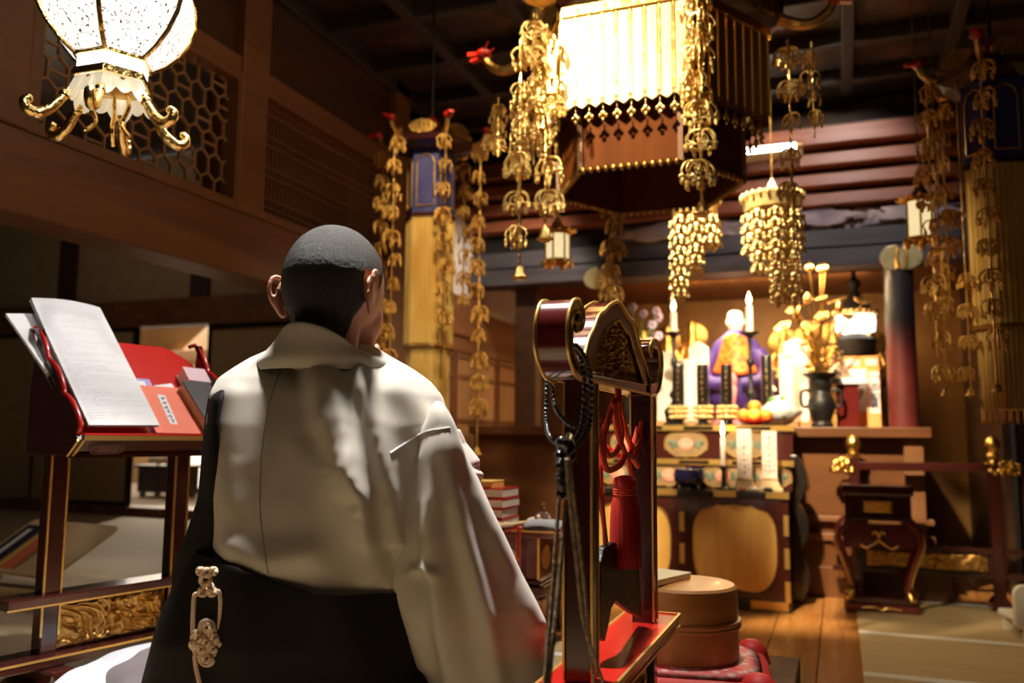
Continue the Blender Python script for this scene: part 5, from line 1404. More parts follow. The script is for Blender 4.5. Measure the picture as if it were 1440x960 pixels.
# ---- stepped tiers on the cabinet
T1 = PY(1000,646,4.66).z; T2 = PY(1000,598,4.80).z
def tier(name, label, y0, y1, z0, z1, x0, x1, carts):
    t = thing(name, label, 'altar tier', V(((x0+x1)/2,(y0+y1)/2,z0+.0008)))
    W, D_, H_ = (x1-x0)/2, (y1-y0)/2, z1-z0-.0008
    b_ = cbx(-W+.01,W-.01,-D_+.012,D_,0,H_-.03).build('body', MARD, t, smooth=False)
    s_ = cbx(-W,W,-D_,D_,H_-.03,H_).build('shelf_top', BLK, t, smooth=False, bev=.003)
    q = B(); q.box(-W-.001,W+.001,-D_-.002,-D_+.002,H_-.006,H_+.001); q.box(-W-.001,W+.001,-D_-.002,-D_+.002,H_-.030,H_-.026)
    for x in (-W+.05,-.12,.16,W-.06): q.box(x-.06,x+.06,-D_-.0035,-D_,H_-.028,H_-.004)
    q.build('gilt_edge', GILT, s_, smooth=False)
    for xc in carts:
        hw = .118; hz = (H_-.03)*.46; zc = (H_-.03)/2; pts = []
        for k in range(48):
            a = 2*pi*k/48; x = hw*math.copysign(abs(cos(a))**.7,cos(a)); z = zc+hz*math.copysign(abs(sin(a))**.7,sin(a))
            if sin(a) < -.3: z += .006*abs(sin(x/hw*pi*2)); x *= .9
            pts.append(V((xc+x,-D_+.012,z)))
        pf = B().prism(pts,(0,-.003,0)).build('painted_cartouche', CARTM, b_, smooth=False)
        B().tube([p+V((0,-.004,0)) for p in pts], .003, 5, loop=True).build('gilt_frame', GILT, pf)
        q = B(); 
        for k in range(5): a = k*pi/4; q.ball((xc+.022*cos(a),-D_+.009,zc+.016*sin(a)),(.022,.003,.02),10,6)
        q.ball((xc,-D_+.008,zc-.012),(.034,.004,.022),12,6); q.build('painted_peony', PEON, pf)
        for s2 in (-1,1):
            q = B()
            for k in range(6): q.ball((xc+s2*(.045+.009*k),-D_+.009,zc+.014*sin(k*1.7)),(.011,.0025,.014),8,5)
            q.build('painted_leaves', LEAFP, pf)
    return t
CARTM = mat('aged_cartouche', (.24,.15,.07), .6, 0, (.34,.22,.1), 12); PEON = mat('painted_peony', (.6,.22,.16), .6, 0, (.7,.34,.26), 20); LEAFP = mat('painted_leaf', (.07,.12,.09), .6, 0, (.16,.2,.14), 20)
tx1 = PY(1116,640,4.66).x
tier('altar_tier', 'lower dark tier with painted flower cartouches on the altar cabinet', 4.66, 4.97, CZ, T1, tx1-1.06, tx1, (-.40,-.115,.17,.40))
tier('altar_tier', 'upper dark tier with painted peony cartouches, holding the gold lotus cups', 4.80, 4.97, T1, T2, tx1-1.05, tx1-.0, (-.36,-.05,.27))
T1 += .001; T2 += .0015; CZ += .0012
STZ = .9165
def on(px, Y, z): p = PY(px, 600, Y); return V((p.x, Y, z))
def zat(py, px, Y): return PY(px, py, Y).z
# ---- three black memorial cylinders in gold lotus cups
for px, nm in ((955,'leftmost'),(989,'middle'),(1023,'rightmost')):
    c = on(px, 4.87, T2); hz = zat(512,px,4.87)-T2
    t = thing('lotus_cup', 'gold lotus cup on a black foot holding the %s black cylinder' % nm, 'stand', c, 0, 'gold lotus cups on the top altar tier')
    B().lathe([(.045,0),(.048,.008),(.03,.014),(.026,.025),(.04,.032)], 20).build('foot', BLK, t)
    q = B().lathe([(.03,.03),(.05,.04),(.046,.052),(.036,.056),(.05,.068),(.052,.08),(.045,.092),(.052,.1),(.05,.106),(.03,.106)], 20)
    for z, r_ in ((.045,.05),(.075,.052),(.1,.052)):
        for k in range(14): a = 2*pi*k/14; q.ball((r_*cos(a),r_*sin(a),z),(.010,.010,.011),6,5)
    q.build('lotus_petals', GOLDL, t, ang=180)
    o = thing('black_cylinder', 'black lacquer cylinder with faint gilt writing standing in the %s gold lotus cup' % nm, 'offering', c+V((0,0,.1065)), 0, 'black cylinders on the altar')
    B().lathe([(.0,0),(.032,0),(.033,.004),(.033,hz-.115),(.030,hz-.108),(.001,hz-.107)], 24).build('cylinder', BLK, o)
    scribble(o, Matrix.Translation((0,-.0335,(hz-.11)/2)) @ Matrix.Rotation(R(90),4,'X'), 6, .016, (hz-.11)*.8, px, GOLDD, .0009)
o = thing('black_cylinder', 'black lacquer cylinder with gilt writing on the back stage, right of the tall candle', 'offering', on(1080,5.3,STZ), 0, 'black cylinders on the altar')
hh = zat(500,1080,5.3)-STZ; B().lathe([(.0,0),(.034,0),(.034,hh-.01),(.03,hh),(.001,hh)],24).build('cylinder', BLK, o); scribble(o, Matrix.Translation((0,-.0345,hh/2)) @ Matrix.Rotation(R(90),4,'X'), 6, .016, hh*.7, 3, GOLDD, .0009)
# ---- oranges on a red tray
c = on(1062, 4.87, T2); 
t = thing('offering_tray', 'red-orange offering tray with oranges on the right of the top tier', 'tray', c)
B().lathe([(.03,0),(.035,.012),(.085,.018),(.092,.03),(.086,.03),(.08,.022),(.001,.022)], 28).build('dish', LRED, t); B().lathe([(.001,0),(.045,0),(.04,.006),(.03,.012)],20).build('foot', LRED, t)
for (dx,dy,dz_), m_, lb_ in (((-.058,0,.058),ORNG,'orange fruit at the left of the offering tray'),((.058,.0,.058),ORNG,'orange fruit at the right of the offering tray'),((.0,-.045,.058),LEMON,'yellow citrus fruit at the front of the offering tray'),((0,.05,.058),ORNG,'orange fruit at the back of the offering tray, behind the yellow one'),((.0,.0,.105),ORNG,'orange fruit topping the offering pile')):
    o = thing('orange', lb_, 'fruit', c+V((dx,dy,dz_-.036)), rnd.uniform(0,6), 'citrus fruit on the red tray')
    B().lathe([(.001,.002),(.02,.003),(.033,.016),(.0365,.034),(.033,.050),(.02,.062),(.004,.066),(.001,.065)],20).build('fruit', m_, o); B().lathe([(.001,.064),(.005,.065),(.004,.068),(.001,.069)],8).build('stem', GREEN, o)
# ---- lit candles
def candle(c, h, r, label, p=None):
    t = thing('candle', label, 'candle', c)
    B().lathe([(.001,0),(r*1.05,0),(r,h*.5),(r*.95,h-.004),(r*.7,h),(.001,h-.003)], 16).build('wax', CAND, t); B().tube([V((0,0,h-.004)),V((.001,0,h+.012))], .0015, 5).build('wick', INK, t)
    k = r/.018; B().lathe([(.001,h+.004),(.009*k,h+.014),(.013*k,h+.03),(.010*k,h+.05),(.004*k,h+.07),(.001,h+.082)], 12).build('flame', FLAME, t); return c+V((0,0,h+.03))
flames = []
for px, nm in ((949,'left'),(1057,'right')):
    Y = 5.12; c = on(px, Y, STZ); ztop = zat(467,px,Y)-STZ
    t = thing('candlestick', 'tall black iron candlestick with wide drip pan, %s of the altar pair' % nm, 'candlestick', c, 0, 'black altar candlesticks')
    B().lathe([(.001,0),(.07,0),(.072,.01),(.05,.025),(.058,.06),(.065,.09),(.04,.12),(.02,.14),(.016,.16),(.03,.18),(.03,.2),(.014,.22),(.012,ztop*.62),(.022,ztop*.66),(.022,ztop*.7),(.012,ztop*.74),(.014,ztop-.035),(.03,ztop-.02)], 20).build('stem', BLKM, t)
    B().lathe([(.02,ztop-.022),(.05,ztop-.012),(.058,ztop),(.054,ztop),(.045,ztop-.006),(.001,ztop-.007)], 24).build('drip_pan', BLKM, t)
    flames.append(candle(c+V((0,0,ztop-.0065)), zat(437 if nm == 'left' else 428,px,Y)-(STZ+ztop), .0195, 'lit white candle on the %s black candlestick' % nm))
c = on(1016, 4.57, CZ); zz = zat(655,1016,4.57)-CZ
t = thing('candle_holder', 'short dark candle holder beside the blue bowl', 'candlestick', c)
B().lathe([(.001,0),(.03,0),(.03,.008),(.012,.02),(.010,zz-.02),(.02,zz-.008),(.022,zz),(.001,zz-.002)], 16).build('stem', BLKM, t); B().lathe([(.022,zz),(.026,zz+.002),(.022,zz-.004)],16).build('rim', BRONZE, t)
flames.append(candle(c+V((0,0,zz-.001)), zat(614,1016,4.57)-(CZ+zz), .0125, 'slim lit white candle on the short holder in front of the tiers'))
# ---- blue bowl, paper tablets, small things on the cabinet ledge
c = on(968, 4.58, CZ)
t = thing('blue_bowl', 'dark blue glazed incense bowl on a foot on the altar cabinet', 'bowl', c)
B().lathe([(.001,.014),(.05,.016),(.078,.04),(.084,.07),(.078,.094),(.085,.102),(.08,.104),(.07,.096),(.001,.08)], 32).build('bowl', BLUEG, t)
B().lathe([(.001,0),(.055,0),(.058,.006),(.05,.016),(.001,.016)],24).build('foot', BLK, t); B().lathe([(.001,.086),(.07,.090),(.03,.097),(.001,.098)],20).build('ash', PALEC, t)
for px, y0, nm in ((1046,603,'left paper tablet on a wooden base, nearest the slim candle'),(1081,606,'right paper tablet on a wooden base, at the right end of the cabinet')):
    c = on(px, 4.56, CZ); zt_ = zat(y0,px,4.56)-CZ; zb_ = zat(672,px,4.56)-CZ
    t = thing('paper_tablet', 'white '+nm, 'tablet', c, 0, 'white paper tablets on the altar cabinet')
    B().rings([[V((sx*w_,sy*d_,z)) for sx,sy in ((-1,-1),(1,-1),(1,1),(-1,1))] for w_,d_,z in ((.062,.04,0),(.062,.04,.012),(.055,.035,.016),(.036,.022,zb_-.01),(.04,.026,zb_-.006),(.04,.026,zb_))]).build('base', WPALE, t, smooth=False)
    p = B().box(-.036,.036,-.006,.006,zb_,zt_).build('tablet', PAPER2, t, smooth=False, bev=.001) if 'PAPER2' in globals() else None
    if p is None:
        PAPER2 = mat('pinkish_paper', (.8,.68,.66), .75, 0, (.84,.72,.7), 8); p = B().box(-.036,.036,-.006,.006,zb_,zt_).build('tablet', PAPER2, t, smooth=False, bev=.001)
    for dx, n_, w_ in ((0,7,.02),(-.02,6,.008),(.02,6,.008)):
        scribble(t, Matrix.Translation((dx,-.0065,(zb_+zt_)/2-(.02 if dx else 0))) @ Matrix.Rotation(R(90),4,'X'), n_, w_, (zt_-zb_)*(.85 if not dx else .6), int(px+dx*1000), INK, .0011)
for px, m_, nm, sz in ((1030,GREEN,'small green bead ornament at the foot of the left paper tablet',(.016,.012,.010)),(1042,PALEC,'small pale stone before the left paper tablet',(.02,.014,.01)),(1058,IVORY,'small pinkish stone between the two paper tablets',(.026,.016,.011)),(1078,BLKM,'small dark stone in front of the right paper tablet',(.024,.014,.011))):
    o = B().ball((0,0,sz[2]),sz,14,9).build('small_stone', m_, None); o.location = on(px,4.515,CZ); tag(o, nm, 'stone', 'small stones on the cabinet ledge')
# ---- vase with gilt lotus stems
c = on(1156, 5.08, STZ); hv = zat(525,1156,5.08)-STZ
t = thing('altar_vase', 'black bronze altar vase with flared rim holding gilt lotus stems', 'vase', c)
B().lathe([(.001,0),(.055,0),(.06,.01),(.05,.03),(.058,.06),(.075,.11),(.07,.15),(.052,.18),(.046,.20),(.055,.22),(.058,hv-.03),(.095,hv-.008),(.1,hv),(.09,hv),(.05,hv-.03),(.001,hv-.05)], 28).build('vase_body', BLKM, t)
for s2 in (-1,1): B().tube(smoothpath([V((s2*.05,0,.20)),V((s2*.10,0,.20)),V((s2*.105,0,.13)),V((s2*.085,0,.11)),V((s2*.07,0,.12))],4), .009, 7).build('handle', BLKM, t)
lo_ = thing('gilt_lotus', 'gilt metal lotus spray of stems, leaves and buds in the black altar vase', 'ornament', c+V((0,0,hv-.045)))
rr = random.Random(21)
for k in range(17):
    a = rr.uniform(0,2*pi); sp_ = rr.uniform(.05,.26)*(1 if k > 3 else .4); h_ = (.62 if k < 3 else rr.uniform(.2,.5)); e_ = V((sp_*cos(a), sp_*sin(a)*.6, h_))
    st = B().tube(smoothpath([V((0,0,0)),V((e_.x*.2,e_.y*.2,h_*.4)),e_],6), .0045, 6).build('stem', BRONZE, lo_)
    if k < 3 or k % 4 == 0:
        q = B().lathe([(.003,0),(.018,.012),(.022,.03),(.014,.052),(.003,.066)],10); q.xf(Matrix.Translation(e_)); q.build('bud', GOLDD, st)
    else:
        q = B(); n_ = V((rr.uniform(-.5,.5), rr.uniform(-.8,-.2), 1)).normalized(); u_, v_ = frame_of(n_); rL = rr.uniform(.03,.06)
        q.rings([[e_+(u_*cos(2*pi*i/14)+v_*sin(2*pi*i/14))*rL*f_*(1+.12*sin(5*2*pi*i/14))+n_*(f_*f_*.02) for i in range(14)] for f_ in (.05,.5,1)], cap=False); q.build('leaf', BRONZE, st, ang=180, solid=.003)
for k in range(9):
    a = rr.uniform(0,2*pi); h_ = rr.uniform(.05,.22); e_ = V((.1*cos(a),.06*sin(a),h_)); q = B().tube(smoothpath([V((0,0,0)),e_*.5,e_+V((.03*cos(a),.03*sin(a),-.02))],4), .005,6); q.ball(tuple(e_),(.02,.014,.014),8,6); q.build('scroll_leaf', BRONZE, lo_)
# ---- statue with purple robe and orange mantle
c = on(1037, 5.75, STZ); zh = zat(437,1037,5.75)-STZ; zm = zat(570,1037,5.75)-STZ
t = thing('seated_statue', 'seated altar statue with white head, purple robe and orange mantle', 'statue', c)
k = zh
B().lathe([(.001,0),(.17,0),(.17,.03),(.14,.05),(.15,.09),(.18,.12),(.001,.12)],24).build('pedestal', PINK, t)
rs = []
for z, a, b_ in ((.12,.16,.12),(.2,.25,.15),(k*.45,.24,.13),(k*.62,.19,.11),(k*.74,.13,.09),(k*.80,.07,.06),(k*.83,.045,.045)): rs.append([V((a*cos(2*pi*i/32)*(1+.05*sin(i*2.2)*(z<.4)), b_*sin(2*pi*i/32), z)) for i in range(32)])
B().rings(rs).build('robe', VIOLET, t, ang=180)
q = B().lathe([(.001,k*.80),(.03,k*.81),(.042,k*.84),(.05,k*.89),(.052,k*.93),(.046,k*.975),(.03,k*.995),(.001,k)],20); q.ball((0,-.05,k*.9),(.009,.01,.014),8,6)
for s2 in (-1,1): q.ball((s2*.052,0,k*.9),(.008,.014,.022),8,6); q.ball((s2*.02,-.044,k*.925),(.01,.008,.006),8,5)
q.ball((0,-.044,k*.865),(.016,.008,.004),8,5); q.build('head', IVORY, t, ang=180)
mt_ = B()
def mfn(u, v): x = -.135+.27*u; z = k*.76-(k*.30)*v-.02*sin(u*3); return V((x*(.55+.5*v), -.115-.05*v+.06*(2*u-1)**2, z+.05*(1-abs(2*u-1))*(1-v)))
mt_.grid(mfn, 16, 12); mt_.build('mantle', MANT, t, ang=180, solid=.01)
for s2 in (-1,1):
    q = B().tube(smoothpath([V((s2*.14,-.06,k*.62)),V((s2*.19,-.1,k*.48)),V((s2*.16,-.16,k*.38)),V((s2*.05,-.17,k*.36))],5), [.06-.0015*i for i in range(16)], 10); q.build('sleeve', VIOLET, t)
    B().tube(smoothpath([V((s2*.22,-.06,k*.46)),V((s2*.21,-.1,k*.38)),V((s2*.25,-.11,k*.3))],4), .014, 8).build('sleeve_lining', IVORY, t)
q = B().tube(smoothpath([V((-.04,-.17,k*.37)),V((-.02,-.2,k*.3)),V((-.04,-.2,.1))],5), .045, 10); q.build('front_sash', PINK, t)
B().lathe([(.001,k*.33),(.04,k*.34),(.045,k*.40),(.03,k*.45),(.001,k*.46)],14,c=(-.02,-.19,0)).build('held_jewel', PALEC, t)
# ---- white tablets, boxes and offerings on the back stage
def house(px, py0, py1, Y, w, name, label, m_, cat='tablet', roof=True, z0=STZ, pl=True):
    c = on(px, Y, z0); h = zat(py0,px,Y)-z0
    t = thing(name, label, cat, c)
    pts = [V((-w,-.02,.04)),V((w,-.02,.04)),V((w,-.02,h-.04)),V((0,-.02,h)),V((-w,-.02,h-.04))] if roof else [V((-w,-.02,.04)),V((w,-.02,.04)),V((w,-.02,h)),V((-w,-.02,h))]
    B().prism(pts,(0,.04,0)).build('tablet', m_, t, smooth=False, bev=.004); B().box(-w-.02,w+.02,-.05,.05,0,.04).build('base', WLT, t, smooth=False, bev=.004); return t, h
house(984,480,545,5.6,.062,'memorial_tablet','white gabled tablet behind the left candlestick, tallest of the pale tablets',IVORY)
house(966,506,575,5.42,.062,'memorial_tablet','broad white tablet standing between the left candlestick and black cylinder',IVORY,roof=False)
house(936,495,575,5.5,.05,'memorial_tablet','white tablet at the left end of the altar, partly behind the gong stand',IVORY,roof=False)
t, h = house(1108,498,570,5.38,.04,'memorial_tablet','narrow white tablet with faint writing right of the statue',IVORY,roof=False)
scribble(t, Matrix.Translation((0,-.0215,h*.5)) @ Matrix.Rotation(R(90),4,'X'), 4, .03, h*.6, 6, GREYINK)
house(1122,474,570,5.62,.07,'memorial_tablet','cream gabled tablet behind the narrow white tablet',GLASSI if 'GLASSI' in globals() else IVORY)
c = on(1096, 5.06, STZ)
t = thing('wrapped_bouquet', 'offering bundle in crinkled clear wrap right of the oranges', 'bundle', c)
q = B(); q.rings([[V(((.03+.085*sin(pi*min(1,u*1.15)))*(1+.22*noise.noise(V((cos(a)*2,sin(a)*2,u*5))))*cos(a), .07*(.4+sin(pi*min(1,u*1.1)))*sin(a), .003+u*.17)) for a in [2*pi*i/40 for i in range(40)]] for u in [i/14 for i in range(15)]]); q.build('wrap', FOIL, t, ang=60)
q = B()
for k in range(7): q.ball((-.05+.016*k,-.02,.12+.03*sin(k*2)),(.02,.02,.018),8,6)
q.build('contents', GREEN, t)
# orange printed box with vertical lettering, white tray on a dark stand before it
x0, x1, z0, z1 = fbox(1188,1236,500,572,5.3)
c = V(((x0+x1)/2,5.36,STZ)); W, H_ = (x1-x0)/2, z1-STZ
t = thing('gift_box', 'orange and white printed cardboard box with vertical lettering, near the red pillar', 'box', c)
ORB = mat('orange_card', (.95,.38,.1), .6, 0, (.96,.42,.13), 6)
B().box(-W,W,-.06,.06,0,H_).build('carton', ORB, t, smooth=False, bev=.004)
B().box(-W*.95,W*.28,-.0615,-.06,H_*.22,H_*.82).build('white_print', PAPER, t, smooth=False); B().box(-W*.9,-W*.1,-.0615,-.06,H_*.87,H_*.96).build('white_print', PAPER, t, smooth=False); B().box(W*.25,W*.9,-.0615,-.06,H_*.87,H_*.96).build('white_print', PAPER, t, smooth=False)
q = B(); 
for k in range(7): q.ball((-W*.35+W*.42*cos(k*2.4)*.7,-.062,H_*.5+H_*.1*sin(k*1.9)),(W*.16,.001,H_*.05),8,5)
q.build('printed_emblem', mat('olive_print',(.3,.28,.2),.7), t)
B().box(W*.42,W*.96,-.0618,-.06,H_*.2,H_*.78).build('label_strip', PAPER, t, smooth=False)
kanji('一番搾り', t, Matrix.Translation((W*.69,-.0622,H_*.70)) @ Matrix.Rotation(R(90),4,'X'), H_*.14, INK, True, 1.03)
x0, x1, z0, z1 = fbox(1168,1220,531,540,5.14)
c = V(((x0+x1)/2,5.2,STZ))
t = thing('offering_stand', 'dark footed stand with white rectangular top in front of the orange box', 'stand', c)
B().box(-(x1-x0)/2,(x1-x0)/2,-.07,.07,z0-STZ,z1-STZ).build('white_top', PAPER, t, smooth=False, bev=.003); B().box(-.07,.05,-.05,.05,0,z0-STZ).build('pedestal', MAR, t, smooth=False, bev=.004)
c = on(1190, 5.2, z1+.0008); c.x -= .04
o = thing('offering_bag', 'pale folded cloth bag on the white-topped offering stand', 'bag', c)
q = B(); q.rings([[V(((.055+.01*sin(3*a))*s_*cos(a), .045*s_*sin(a), z)) for a in [2*pi*i/24 for i in range(24)]] for z, s_ in ((0,.9),(.03,1.05),(.07,.9),(.1,.5),(.115,.7),(.13,.3))]); q.build('bag_body', mat('peach_cloth',(.85,.6,.4),.7), o, ang=180); B().tube([V((.03*cos(a),.025*sin(a),.101)) for a in [2*pi*i/12 for i in range(12)]],.005,6,loop=True).build('tie', CORDR, o)
# black-capped stupa lamp
Y = 5.7; c = on(1208, Y, STZ); z_ = lambda py: zat(py,1208,Y)-STZ
t = thing('stupa_lamp', 'black-spired lamp with gold bead ring and lit white shade, left of the red pillar', 'lamp', c)
B().lathe([(.001,0),(.09,0),(.09,.04),(.03,.06),(.02,z_(515)),(.06,z_(510)),(.11,z_(500)),(.12,z_(478)),(.06,z_(470))],24).build('stand', BLKM, t)
B().lathe([(.05,z_(470)),(.115,z_(466)),(.12,z_(452)),(.115,z_(444)),(.02,z_(443))],24).build('shade', GLASSW, t)
q = B().lathe([(.1,z_(444)),(.125,z_(442)),(.125,z_(438)),(.1,z_(436))],24)
for i in range(22): a = 2*pi*i/22; q.ball((.125*cos(a),.125*sin(a),z_(440)),(.016,.016,.016),7,5)
q.build('bead_ring', GOLDL, t, ang=180)
B().lathe([(.11,z_(437)),(.08,z_(428)),(.045,z_(420)),(.03,z_(410)),(.018,z_(408)),(.038,z_(402)),(.04,z_(396)),(.015,z_(390)),(.012,z_(380)),(.001,z_(370))],20).build('spire', BLKM, t)
# flowers on the left
c = on(893, 5.1, STZ)
t = thing('flower_vase', 'dark vase of lilac and white flowers behind the gong stand gable', 'vase', c)
B().lathe([(.001,0),(.06,0),(.07,.02),(.08,.1),(.05,.2),(.06,.26),(.05,.26),(.001,.22)],20).build('vase_body', BLKM, t)
rr = random.Random(4)
o = thing('flower_bunch', 'bunch of lilac and white flowers in the dark vase on the left', 'flowers', c+V((0,0,.235)))
for k in range(22):
    e_ = V((rr.uniform(-.14,.16), rr.uniform(-.08,.08), rr.uniform(.16,.50))); st = B().tube(smoothpath([V((0,0,0)),e_*.5+V((0,0,.05)),e_],4), .003, 5).build('stem', GREEN, o)
    q = B()
    for j in range(6): a = 2*pi*j/6; q.ball((e_.x+.016*cos(a),e_.y-.006,e_.z+.016*sin(a)),(.013,.007,.013),7,5)
    q.build('blossom', LILAC if e_.z > .3 else IVORY, st, ang=180)
# back row of small gilt seated figures with halos
for k, px in enumerate((905,940,975,1105,1140,1176,1228)):
    Y = 6.35; c = on(px, Y, STZ); h_ = zat(452-6*(k%3),px,Y)-STZ
    t = thing('gilt_figure', 'small gilt seated figure with halo at the alcove back, %s' % ('leftmost','second from the left','third from the left','right of the purple statue','behind the cream tablet','behind the lotus spray','nearest the red pillar')[k], 'statue', c, 0, 'gilt figures at the back of the alcove')
    B().lathe([(.001,0),(.1,0),(.1,.05),(.07,h_*.35),(.1,h_*.42),(.001,h_*.43)],16).build('pedestal', BRONZE, t)
    q = B().lathe([(.001,h_*.42),(.095,h_*.43),(.1,h_*.48),(.06,h_*.56),(.055,h_*.66),(.06,h_*.72),(.025,h_*.77),(.035,h_*.83),(.03,h_*.9),(.012,h_*.94),(.001,h_*.95)],16)
    for s2 in (-1,1): q.tube(smoothpath([V((s2*.055,0,h_*.71)),V((s2*.085,-.02,h_*.58)),V((s2*.02,-.07,h_*.52))],4), .018, 7)
    q.build('figure', GOLDD, t, ang=180)
    B().xf(Matrix()).lathe([(.001,0),(.1,.0),(.11,.006),(.1,.012),(.001,.012)],24).xf(Matrix.Translation((0,.05,h_*.8)) @ Matrix.Rotation(R(90),4,'X')).build('halo', BRONZE, t)
# ---- dark red pillar and gilt plaques on the beam
Yp = 5.16; xa, xb = PY(1246,480,Yp).x, PY(1289,480,Yp).x
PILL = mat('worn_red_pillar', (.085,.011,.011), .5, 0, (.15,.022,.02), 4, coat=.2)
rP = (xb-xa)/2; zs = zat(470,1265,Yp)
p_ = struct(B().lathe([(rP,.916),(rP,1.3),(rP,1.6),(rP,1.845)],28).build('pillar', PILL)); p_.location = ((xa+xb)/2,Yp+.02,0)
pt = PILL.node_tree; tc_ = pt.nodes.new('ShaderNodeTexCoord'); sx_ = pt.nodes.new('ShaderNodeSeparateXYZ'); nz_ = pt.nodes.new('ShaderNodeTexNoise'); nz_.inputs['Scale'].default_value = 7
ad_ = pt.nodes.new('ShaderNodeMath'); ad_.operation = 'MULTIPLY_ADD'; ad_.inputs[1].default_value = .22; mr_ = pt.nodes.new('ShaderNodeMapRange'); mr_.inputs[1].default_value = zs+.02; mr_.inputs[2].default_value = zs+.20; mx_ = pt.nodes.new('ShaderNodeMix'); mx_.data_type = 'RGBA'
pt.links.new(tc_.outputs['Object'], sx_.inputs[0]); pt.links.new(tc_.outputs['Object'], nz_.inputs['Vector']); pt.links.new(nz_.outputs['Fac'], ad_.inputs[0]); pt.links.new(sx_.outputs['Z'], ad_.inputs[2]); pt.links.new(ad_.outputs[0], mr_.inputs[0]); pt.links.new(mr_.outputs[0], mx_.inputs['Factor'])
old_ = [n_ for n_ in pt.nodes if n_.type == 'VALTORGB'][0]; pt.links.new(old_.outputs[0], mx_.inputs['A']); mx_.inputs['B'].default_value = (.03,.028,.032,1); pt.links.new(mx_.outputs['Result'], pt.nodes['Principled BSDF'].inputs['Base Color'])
def plaque(px, py, Y, label):
    c = PY(px,py,Y); t = thing('gilt_plaque', label, 'ornament', c, 0, 'gilt two-lobed plaques on the dark beam')
    pts = []
    for k in range(48):
        a = 2*pi*k/48; r_ = .085*(1+.28*abs(cos(a)))*(1 if not (.42*pi < a < .58*pi) else .72); pts.append(V((r_*1.02*cos(a),0,r_*.82*sin(a))))
    B().prism(pts,(0,-.016,0)).build('plate', PLQ, t, smooth=False, bev=.004)
    q = B()
    for s2 in (-1,1): q.tube(smoothpath([V((s2*.018,-.02,-.06)),V((s2*.025,-.024,0)),V((s2*.02,-.02,.05))],4), .011, 7)
    q.build('stud', GILT, t)
PLQ = mat('pale_gilt', (.5,.42,.2), .4, .7, (.65,.56,.3), 9, bump=.2)
PLY = Yp+.02-rP+.012
plaque(845,391,5.198,'pale gilt two-lobed plaque on the dark beam above the gong stand'); plaque(1267,362,PLY,'pale gilt two-lobed plaque at the top of the red pillar')
# ---- tube light under the reddish beams
a, b_ = PY(1046,212,4.86), PY(1122,205,4.86)
t = thing('tube_light', 'short white fluorescent tube fixed before the reddish beams', 'lamp', (a+b_)/2)
h_ = (b_.x-a.x)/2; B().tube([V((-h_,0,0)),V((h_,0,0))], .016, 10).build('tube', mat('lit_tube',(1,.95,.85),.4,emit=(1,.93,.78),estr=22), t); B().box(-h_-.02,h_+.02,.018,.178,-.014,.02).build('fitting', IVORY, t, smooth=False, bev=.003)
for s2 in (-1,1): B().lathe([(.02,-.02),(.02,.02)],10).xf(Matrix.Translation((s2*(h_+.01),0,0)) @ Matrix.Rotation(R(90),4,'Y')).build('end_cap', BRONZE, t)
# ================================================================ RIGHT: incense table and railing
ic = PZ(1240, 861, .0135); ic.y += .125; k = 105*px_of(ic)[2]/F/.364
Ht = PY(1240,682,ic.y-.1).z-.0135
t = thing('incense_table', 'dark maroon incense table with curved gilt-tipped legs on the tatami', 'table', ic, R(0))
kx = .19
B().box(-.165,.165,-.12,.12,Ht-.055,Ht-.0).build('top', MARD, t, smooth=False, bev=.014)
wst = B().box(-.152,.152,-.105,.105,Ht-.15,Ht-.055).build('waist', MARD, t, smooth=False, bev=.004)
q = B(); carve(q,(-.065,-.107,Ht-.135),(.13,0,0),(0,0,.06),(0,-1,0),40,20,.014,40,9); q.build('gilt_ornament', GOLD, wst, ang=180)
B().box(-.155,.155,-.115,.115,Ht-.175,Ht-.15).build('moulding', MARD, t, smooth=False, bev=.006)
def legpath(sx, sy): return smoothpath([V((sx*.12,sy*.085,Ht-.17)),V((sx*.175,sy*.118,Ht-.215)),V((sx*.19,sy*.125,Ht-.28)),V((sx*.165,sy*.11,Ht-.36)),V((sx*.135,sy*.09,.16)),V((sx*.128,sy*.085,.10)),V((sx*.142,sy*.095,.062))],5)
for sx in (-1,1):
    for sy in (-1,1):
        lp_ = legpath(sx,sy); m_ = len(lp_)
        lg = B().tube(lp_, [.026-.012*sin(pi*.5*min(1,i/m_*1.2)) for i in range(m_)], 10).build('leg', MAR, t)
        q = B().tube(lp_[-6:], [.0165,.017,.018,.02,.021,.02], 9); q.ball(tuple(lp_[-1]),(.022,.022,.018),9,6); q.build('gilt_shoe', GOLD, lg)
        q = B().tube([p+V((sx*.012,-.014 if sy < 0 else .0,0)) for p in lp_[2:24]], .0045, 6); q.build('gilt_edge', GILT, lg)
q = B().prism([V((-.17,-.121,Ht-.19)),V((.17,-.121,Ht-.19)),V((.165,-.121,Ht-.29)),V((.10,-.121,Ht-.31)),V((.05,-.121,Ht-.292)),V((0,-.121,Ht-.275)),V((-.05,-.121,Ht-.292)),V((-.10,-.121,Ht-.31)),V((-.165,-.121,Ht-.29))],(0,.012,0)); ap_ = q.build('apron', MAR, t, smooth=False)
q = B().tube(smoothpath([V((-.085,-.123,Ht-.29)),V((-.06,-.125,Ht-.305)),V((-.03,-.125,Ht-.29)),V((0,-.125,Ht-.27)),V((.03,-.125,Ht-.29)),V((.06,-.125,Ht-.305)),V((.085,-.123,Ht-.29))],4), .005, 7); q.tube(smoothpath([V((-.03,-.124,Ht-.235)),V((-.012,-.126,Ht-.225)),V((0,-.126,Ht-.245)),V((.012,-.126,Ht-.225)),V((.03,-.124,Ht-.235))],4), .006, 7); q.tube([V((0,-.125,Ht-.24)),V((0,-.125,Ht-.275))], .005, 6); q.build('gilt_scroll', GILT, ap_)
